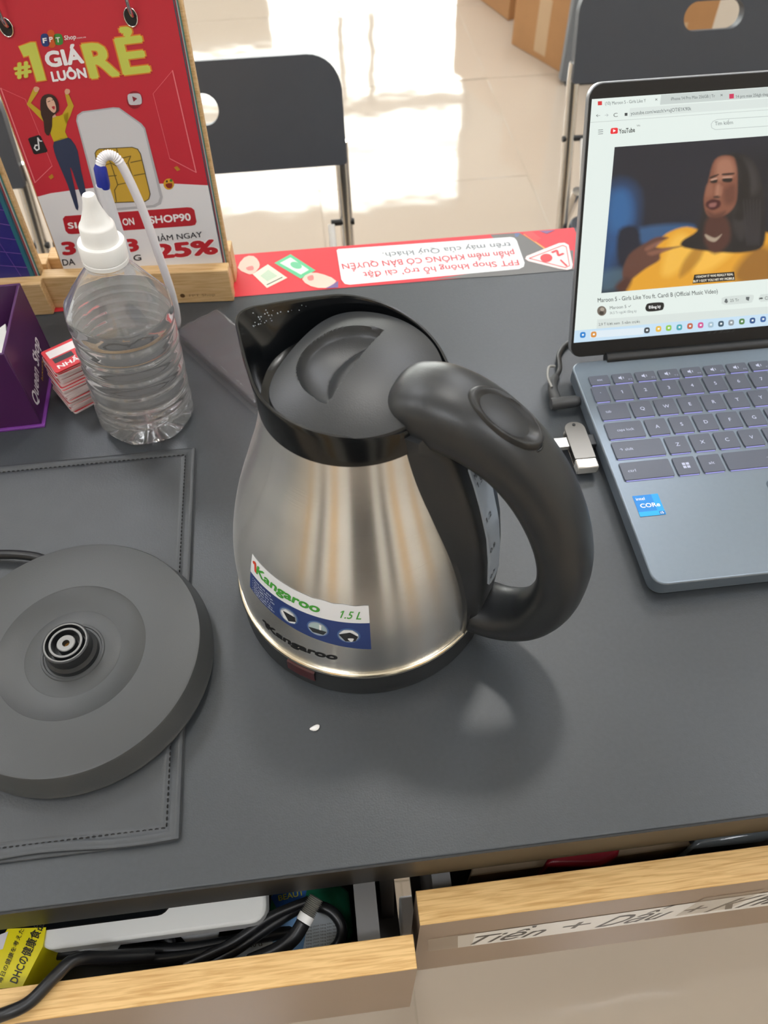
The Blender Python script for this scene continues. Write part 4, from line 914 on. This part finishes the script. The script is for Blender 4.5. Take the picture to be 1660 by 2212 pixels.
tp.grid([[(-.297 + .052 * s, .462 + .045 * t, .0035) for t in np.linspace(0, 1, 14)] for s in np.linspace(0, 1, 12)], m_tis)
for t in (0, 1): tp.grid([[(-.297 + .052 * s, .462 + .045 * t, z if z < .01 else .046 + .010 * math.sin(4 * t + 3 * s) + .006 * s) for s in np.linspace(0, 1, 12)] for z in (.0035, .05)], m_tis)
for s in (0, 1): tp.grid([[(-.297 + .052 * s, .462 + .045 * t, z if z < .01 else .046 + .010 * math.sin(4 * t + 3 * s) + .006 * s) for t in np.linspace(0, 1, 14)] for z in (.0035, .05)], m_tis)
tag(tp.build('paper_wad', smooth=50), 'crumpled white paper wad inside the purple box', 'paper')

LFN = 27; lf0 = None
reds = ['c8323c', 'd4606a', 'c23842', 'd88a90']
for i in range(LFN):
    t = .0015 if i < LFN - 1 else .0012; z = .0002 + i * .00160
    yaw = math.radians(34 - 4 * i / LFN + random.uniform(-2.0, 2.0)); cx, cy = -.2058 + random.uniform(-.0012, .0012), .4602 + random.uniform(-.0008, .0008) + .0025 * (i > 16)
    if i == 0:
        lm_ = M(); lm_.prism(rrect(0, .052, 0, .030, .002, 3), 0, .0015, ink('e6d3d2')); lm_.prism(rrect(.0004, .0516, .0004, .0296, .002, 3), .00145, .00155, ink('c8303a')); lf0 = lm_.build('leaflet'); o = lf0
    elif i == LFN - 1:
        lp = Print(lambda x, y, k: (x, y, .0012 + .0001 * k)); lp.m.prism(rrect(0, .052, 0, .030, .002, 3), 0, .0012, ink('d8343c'))
        lp.poly([(.003, .018), (.048, .018), (.048, .027), (.003, .027)], 'ece6e4', 1); lp.poly([(.004, .0105), (.020, .0105), (.020, .0165), (.004, .0165)], '2b2a2c', 1); lp.text('NHẤT', (.004, .003), (.026, .003), (0, .0045), 'f2eeee', 2, .03)
        o = lp.build('leaflet')
    else:
        o = lf0.copy(); COL.objects.link(o)
    o.location = (cx, cy, z); o.rotation_euler = (0, 0, yaw)
    tag(o, 'topmost red leaflet with white panel on the stack behind the bottle' if i == LFN - 1 else 'small red edged leaflet in the stack between purple box and bottle', 'leaflet', None if i == LFN - 1 else 'leaflets stacked behind the bottle')

pk = empty('wrapped_packet', (-.073, .502, 0), 0, 'flat dark packet in glossy plastic film behind the kettle', 'packet')
pc = np.array([-.1263, .5423]); e1 = np.array([.0696, -.0983]); e1l = np.linalg.norm(e1); e1 /= e1l; e2 = np.array([-e1[1], e1[0]])
def pkf(a, b, z): q = pc + e1 * a + e2 * b; return (q[0], q[1], z)
M().prism(rrect(0, .118, 0, .044, .003, 3), .0004, .0085, mat('dark_card', '2b292d', .35), pkf).build('dark_insert', pk, bevel=.001)
fm = M(); rows = []
for i in range(22):
    a = -.004 + .126 * i / 21; rows.append([pkf(a, -.004 + .052 * j / 11, (.0006 if j in (0, 11) or i in (0, 21) else .0104 + .0012 * math.sin(i * 1.7 + j * .9) * math.sin(j * 1.3))) for j in range(12)])
m_film = bpy.data.materials.new('plastic_film'); m_film.use_nodes = True
_b = m_film.node_tree.nodes['Principled BSDF']; _b.inputs['Base Color'].default_value = (.55, .52, .55, 1); _b.inputs['Roughness'].default_value = .12; _b.inputs['Alpha'].default_value = .14; _b.inputs['Specular IOR Level'].default_value = .9
fm.grid(rows, m_film); fm.build('film', pk, smooth=70)

pen = empty('bent_tube_pen', (-.1432, .525, 0), 0, 'white tube with blue plug and ribbed bend rising behind the bottle', 'tube')
ptop = np.array([-.1425, .525, .1560])
M().tube([(-.1425, .525, .0), (-.1425, .525, .1560)], .0045, mat('translucent_white', 'dcdde2', .4), 18).build('barrel', pen, smooth=40)
M().tube([(-.1420, .525, .1545), (-.1415, .525, .1560), (-.1402, .525, .1680), (-.1398, .525, .1705)], [.0044, .0046, .0044, .0030], mat('blue_plastic', '1f2f96', .35), 18).build('blue_plug', pen, smooth=40)
tpts = spline([(-.1398, .5255, .1695), (-.1372, .5275, .1735), (-.1325, .5300, .1742), (-.1280, .5310, .1695), (-.1245, .5310, .1550), (-.1210, .5310, .1280), (-.1190, .5310, .0920), (-.1180, .5330, .0620), (-.1195, .5390, .0380), (-.1225, .5460, .0180), (-.126, .552, .0060)], 10)
rr = [(.0030 + (.00055 * (k % 2)) if 4 < k < 32 else .0032) for k in range(len(tpts))]
M().tube([tuple(p) for p in tpts], rr, mat('straw_white', 'e8e6ea', .35), 14).build('bent_tube', pen, smooth=40)
M().lathe([(.0, .0), (.010, .0), (.010, .004), (.0062, .0055), (.0062, .012), (.0, .012)], m_white, 28, (-.1425, .525), False).build('foot', pen, smooth=35)

# ================================================================= CHAIRS
m_cb = mat('dark_grey_plastic', '42464e', .5, noise=.04, nscale=80)
def make_chair(loc, label):
    e = empty('folding_chair', loc, 0, label, 'chair', 'folding chairs across the desk')
    sl_ = .30; W = .205; t = math.atan(sl_)
    # back panel, leaning: local v runs up the lean
    def bf(x, v, d): return (x, v * math.sin(t) - d * math.cos(t), -.105 + v * math.cos(t) + d * math.sin(t))
    bm = M(); hgt = .131
    ol = rrect(-W, W, 0, hgt, .012, 2); ol = []
    for cx, cy, a, r in ((W - .042, hgt - .042, 0, .042), (-W + .042, hgt - .042, 90, .042), (-W + .005, .005, 180, .005), (W - .005, .005, 270, .005)):
        for k in range(9): q = math.radians(a + 90 * k / 8); ol.append((cx + r * math.cos(q), cy + r * math.sin(q)))
    hl = [(.027 * (1 if math.cos(a) > 0 else -1) + .0185 * math.cos(a), .0775 + .0185 * math.sin(a)) for a in [2 * pi * (k + .5) / 36 for k in range(36)]]
    # panel with an oval hand hole: bridge outer (36) and hole (36) rings by angle
    o2 = sorted(ol, key=lambda p: math.atan2(p[1] - .0775, p[0])); h2 = sorted(hl, key=lambda p: math.atan2(p[1] - .0775, p[0]))
    n = len(o2); rings = [[bf(*p, .008) for p in o2], [bf(*p, .008) for p in h2], [bf(*p, -.008) for p in h2], [bf(*p, -.008) for p in o2], [bf(*p, .008) for p in o2]]
    bm.grid(rings, m_cb, True); bm.build('backrest', e, local=True, smooth=30)
    st_ = M(); st_.prism(rrect(-.19, .19, -.32, -.045, .03, 5), -.318, -.300, m_cb); st_.build('seat', e, local=True, bevel=.004)
    for s in (-1, 1):
        x = s * (W - .006)
        M().tube([(x, .012, -.080), (x, .009, -.105), (x, -.0586, -.300), (x, -.1935, FZ)], .0095, m_chrome, 14).build('front_leg', e, local=True, smooth=40)
        M().tube([(x - s * .024, -.040, -.26), (x - s * .024, .17, FZ)], .0085, m_chrome, 14).build('rear_leg', e, local=True, smooth=40)
        M().tube([(x + s * .011, -.0205, -.180), (x - s * .022, -.0205, -.180)], .0045, m_blk, 12).build('pivot', e, local=True, smooth=40)
        M().tube([(x - s * .022, -.0235, -.180), (x - s * .022, -.10, -.295)], .005, m_white, 10).build('seat_stay', e, local=True, smooth=40)
    M().tube([(-W + .01, -.16, -.64), (W - .01, -.16, -.64)], .007, m_chrome, 12).build('crossbar', e, local=True, smooth=40)
    M().tube([(-W + .03, .14, -.66), (W - .03, .14, -.66)], .007, m_chrome, 12).build('crossbar', e, local=True, smooth=40)
    return e
make_chair((-.147, 1.0, 0), 'dark grey folding chair right behind the red sign')
make_chair((-.573, 1.0, 0), 'dark grey folding chair at the far left, glimpsed between the two signs')
make_chair((.622, 1.18, 0), 'dark grey folding chair behind the laptop')

# ================================================================= FLOOR THINGS BEHIND
m_card = mat('brown_cardboard', 'b5875a', .75, noise=.06, nscale=30); m_ptape = mat('packing_tape', 'c9ab88', .25)
def carton(loc, yaw, sx, sy, sz, label):
    e = empty('cardboard_box', loc, yaw, label, 'box', 'cardboard boxes on the shop floor')
    M().box(0, sx, 0, sy, 0, sz - .003, m_card).build('carton', e, local=True, bevel=.003)
    M().box(.002, sx - .002, .001, sy / 2 - .001, sz - .003, sz, m_card).build('flap', e, local=True); M().box(.002, sx - .002, sy / 2 + .001, sy - .001, sz - .003, sz, m_card).build('flap', e, local=True)
    M().box(-.0008, sx + .0008, sy / 2 - .024, sy / 2 + .024, sz, sz + .0006, m_ptape).build('tape', e, local=True)
    M().box(-.0008, 0, sy / 2 - .024, sy / 2 + .024, sz - .14, sz, m_ptape).build('tape', e, local=True); M().box(sx / 2 - .03, sx / 2 + .03, -.0008, 0, .02, sz * .45, m_ptape).build('tape', e, local=True)
carton((.770, 2.870, FZ), math.radians(-64), .30, .24, .42, 'brown cardboard box beside the grey board')
carton((.800, 3.060, FZ), math.radians(18), .42, .40, .34, 'brown cardboard box at the back, behind the first one')
carton((1.135, 2.62, FZ), 0, .237, .30, .30, 'brown cardboard box seen through the hand hole of the far chair')
gb = empty('grey_board', (.975, 2.54, FZ), 0, 'upright grey board standing on the floor behind the chair', 'board')
M().box(.862, 1.09, 2.54, 2.572, FZ + .012, FZ + 1.3, mat('grey_panel', '6f747b', .5)).build('panel', gb, bevel=.003)
M().box(.880, 1.072, 2.535, 2.585, FZ, FZ + .012, m_blk).build('foot', gb)

# ================================================================= DRAWER CONTENTS
def slab(name, px, z, h, m, label, cat, bevel=.0008, ret=False):
    q = M(); q.prism([(P(a, b, z)[0], max(P(a, b, z)[1], .0895 if P(a, b, z)[0] > .03 else .067)) for a, b in px], z - h, z, m); o = q.build(name, bevel=bevel)
    return tag(o, label, cat)
dev = empty('white_tray_box', (-.15, .17, -.2), 0, 'white plastic box with black window lying in the cable drawer', 'box')
M().prism(rrect(-.205, -.0685, .0850, .230, .009, 5), -.0875, -.070, mat('pale_grey_plastic', 'e2e3e1', .35)).build('shell', dev, bevel=.002)
M().prism(rrect(-.26, -.1262, .0955, .222, .008, 5), -.0699, -.0685, m_gloss).build('window', dev, bevel=.0006, seg=1)
M().prism(rrect(-.19, -.09, .12, .21, .006, 3), -.2049, -.0876, mat('pale_grey_plastic', 'e2e3e1', .35)).build('foot', dev)
yp = Print(lambda px, py, k: P(px, py, -.068 + .0001 * k))
yp.m.prism([(P(a, b, -.068)[0], max(P(a, b, -.068)[1], .0668)) for a, b in ((16, 2006), (99, 2003), (92, 2045), (48, 2131), (-30, 2138), (-30, 2080))], -.2045, -.0682, mat('yellow_foil', 'e6d81a', .3))
yp.poly([(-30, 2030), (18, 2012), (6, 2050), (-30, 2060)], 'd8d4dc', 1)
yp.text('DHCの健康食品', (36, 2125), (96, 1995), (-16, -5.5), '1a1a10', 2, .02); yp.text('毎日の健康を考えた', (2, 2124), (52, 2008), (-8, -3), '2a2a14', 2, .01)
tag(yp.build('yellow_packet'), 'yellow foil packet with black Japanese lettering in the cable drawer', 'packet')
slab('grey_paper', [(102, 2044), (272, 2026), (243, 2064)], -.089, .0006, mat('grey_paper', 'a9aaaa', .6), 'torn grey paper corner under the white box', 'paper', 0)
slab('green_bag', [(585, 1905), (735, 1900), (752, 1922), (766, 2034), (590, 2050), (580, 1960)], -.120, .075, mat('green_plastic_bag', '1f7a58', .25, bump=.6, bscale=60), 'dark green plastic bag at the right end of the cable drawer', 'bag', .008)
bp3 = Print(lambda px, py, k: P(px, py, -.1185 + .0001 * k)); bp3.m.prism([tuple(P(a, b, -.1185)[:2]) for a, b in ((585, 1938), (604, 1921), (664, 1914), (660, 1936), (600, 1966))], -.1195, -.1185, ink('2560a8'))
bp3.text('BEAUT', (603, 1946), (657, 1933), (-2, -12), 'd8d048', 2, .02); tag(bp3.build('blue_tag'), 'small blue card with yellow lettering on the green bag', 'card')
cdp = Print(lambda px, py, k: P(px, py, -.104 + .0001 * k)); cdp.m.prism([tuple(P(a, b, -.104)[:2]) for a, b in ((500, 2062), (588, 2000), (640, 1975), (715, 1968), (738, 1990), (738, 2045), (640, 2075), (510, 2085))], -.1055, -.104, ink('dbe4ec'))
cdp.poly([(588, 2003), (640, 1978), (668, 1978), (655, 2050), (590, 2062)], '6f9cc8', 1); cdp.text('30 000 đ', (512, 2050), (568, 2043), (-1, -9), '4a4a50', 2)
for k in range(7): cdp.text('hàng chính hãng bảo hành', (662, 2006 + 7.0 * k), (732, 1993 + 7.0 * k), (-.5, -4), '6a7078', 2)
tag(cdp.build('blister_card'), 'pale blue packaging card with small print under the coiled cable', 'card')
def cable(name, pts, r, label, m=None, n=7):
    o = M().tube([tuple(p) for p in spline([np.array(P(a, b, z)) for a, b, z in pts], n)], r, m or m_rubber, 10).build(name, smooth=50); return tag(o, label, 'cable')
wc = empty('coiled_cable', tuple(P(640, 2040, -.2)), 0, 'coiled black cable with a ribbed grey strain relief', 'cable')
M().tube([tuple(p) for p in spline([np.array(P(a, b, z)) for a, b, z in ((450, 2085, -.094), (520, 2045, -.090), (600, 1990, -.088), (660, 1958, -.088), (710, 1965, -.088), (738, 2000, -.090), (730, 2040, -.094), (690, 2070, -.098))], 8)], .0034, m_rubber, 10).build('loop', wc, smooth=50)
M().tube([tuple(p) for p in spline([np.array(P(a, b, z)) for a, b, z in ((400, 2085, -.092), (500, 2038, -.086), (590, 1978, -.083), (668, 1946, -.082))], 8)], .0030, m_rubber, 10).build('strand', wc, smooth=50)
M().tube([tuple(p) for p in spline([np.array(P(a, b, z)) for a, b, z in ((656, 1992, -.073), (636, 2024, -.076), (600, 2052, -.080), (540, 2078, -.086))], 8)], .0046, m_rubber, 12).build('tail', wc, smooth=50)
a_, b_ = P(656, 1992, -.072), P(684, 1938, -.070)
M().tube([tuple(a_ + (b_ - a_) * t) for t in np.linspace(0, .3, 4)], .0050, m_white, 14).build('white_sleeve', wc, smooth=40)
M().tube([tuple(a_ + (b_ - a_) * t) for t in np.linspace(.3, 1, 22)], [.0050 - .0012 * (k % 2) for k in range(22)], mat('ribbed_grey', '8d8b84', .45), 14).build('strain_relief', wc, smooth=30)
cable('black_cable', [(0, 2075, -.10), (120, 2060, -.098), (260, 2052, -.094), (400, 2050, -.094), (520, 2030, -.096), (640, 2010, -.108)], .0038, 'thick black cable running along the drawer behind its oak front')
cable('black_cable', [(160, 2076, -.088), (250, 2074, -.086), (380, 2068, -.088), (500, 2040, -.094), (560, 2000, -.100)], .0030, 'thin black cable lying nearest the oak drawer front')
cable('black_cable', [(260, 2020, -.108), (330, 2014, -.100), (368, 2034, -.098), (350, 2056, -.102), (280, 2058, -.106)], .0034, 'black cable loop below the white box edge')
slab('silver_blister', [(380, 2012), (440, 1998), (476, 2000), (470, 2028), (430, 2034), (400, 2034)], -.104, .002, mat('silver_film', 'a9aaac', .3), 'crumpled silver film piece beside the cables', 'film', .0006)
slab('black_pouch', [(-40, 2060), (150, 2030), (560, 1990), (600, 2000), (590, 2100), (-40, 2180)], -.116, .088, mat('black_pouch', '0e0f10', .45, bump=.5, bscale=80), 'black pouch under the cables in the drawer', 'pouch', .006)
oc = M().tube([tuple(p) for p in spline([np.array(q) for q in (P(330, 2062, -.082), P(240, 2066, -.066), P(165, 2072, -.049), P(120, 2108, -.0455), P(62, 2166, -.0455), P(0, 2194, -.0460), P(-60, 2215, -.0560), P(-100, 2240, -.0900))], 8)], .0036, m_rubber, 12).build('power_cord', smooth=50)
tag(oc, 'black power cord hanging out over the oak drawer front', 'cord')
slab('red_packet', [(1176, 1870), (1190, 1846), (1345, 1820), (1338, 1846), (1300, 1870)], -.082, .1225, mat('dark_red_foil', '7a1420', .3, bump=.5, bscale=70), 'dark red packet in the labelled drawer', 'packet', .003)
slab('beige_carton', [(1015, 1893), (1022, 1870), (1480, 1800), (1495, 1826), (1350, 1848)], -.095, .109, mat('beige_card', '9a8468', .6), 'beige carton behind the red packet in the labelled drawer', 'box', .001)
slab('clear_bag', [(1490, 1832), (1520, 1795), (1700, 1765), (1740, 1790), (1650, 1815)], -.074, .130, mat('smoky_film', '5b6062', .15, bump=.9, bscale=90), 'crinkled clear plastic bag at the right end of the labelled drawer', 'bag', .004)
slab('white_carton', [(862, 1936), (912, 1930), (912, 2020), (868, 2020)], -.30, .45, mat('white_card', 'd9d9dc', .6), 'white carton under the desk between the drawers', 'box', .002)
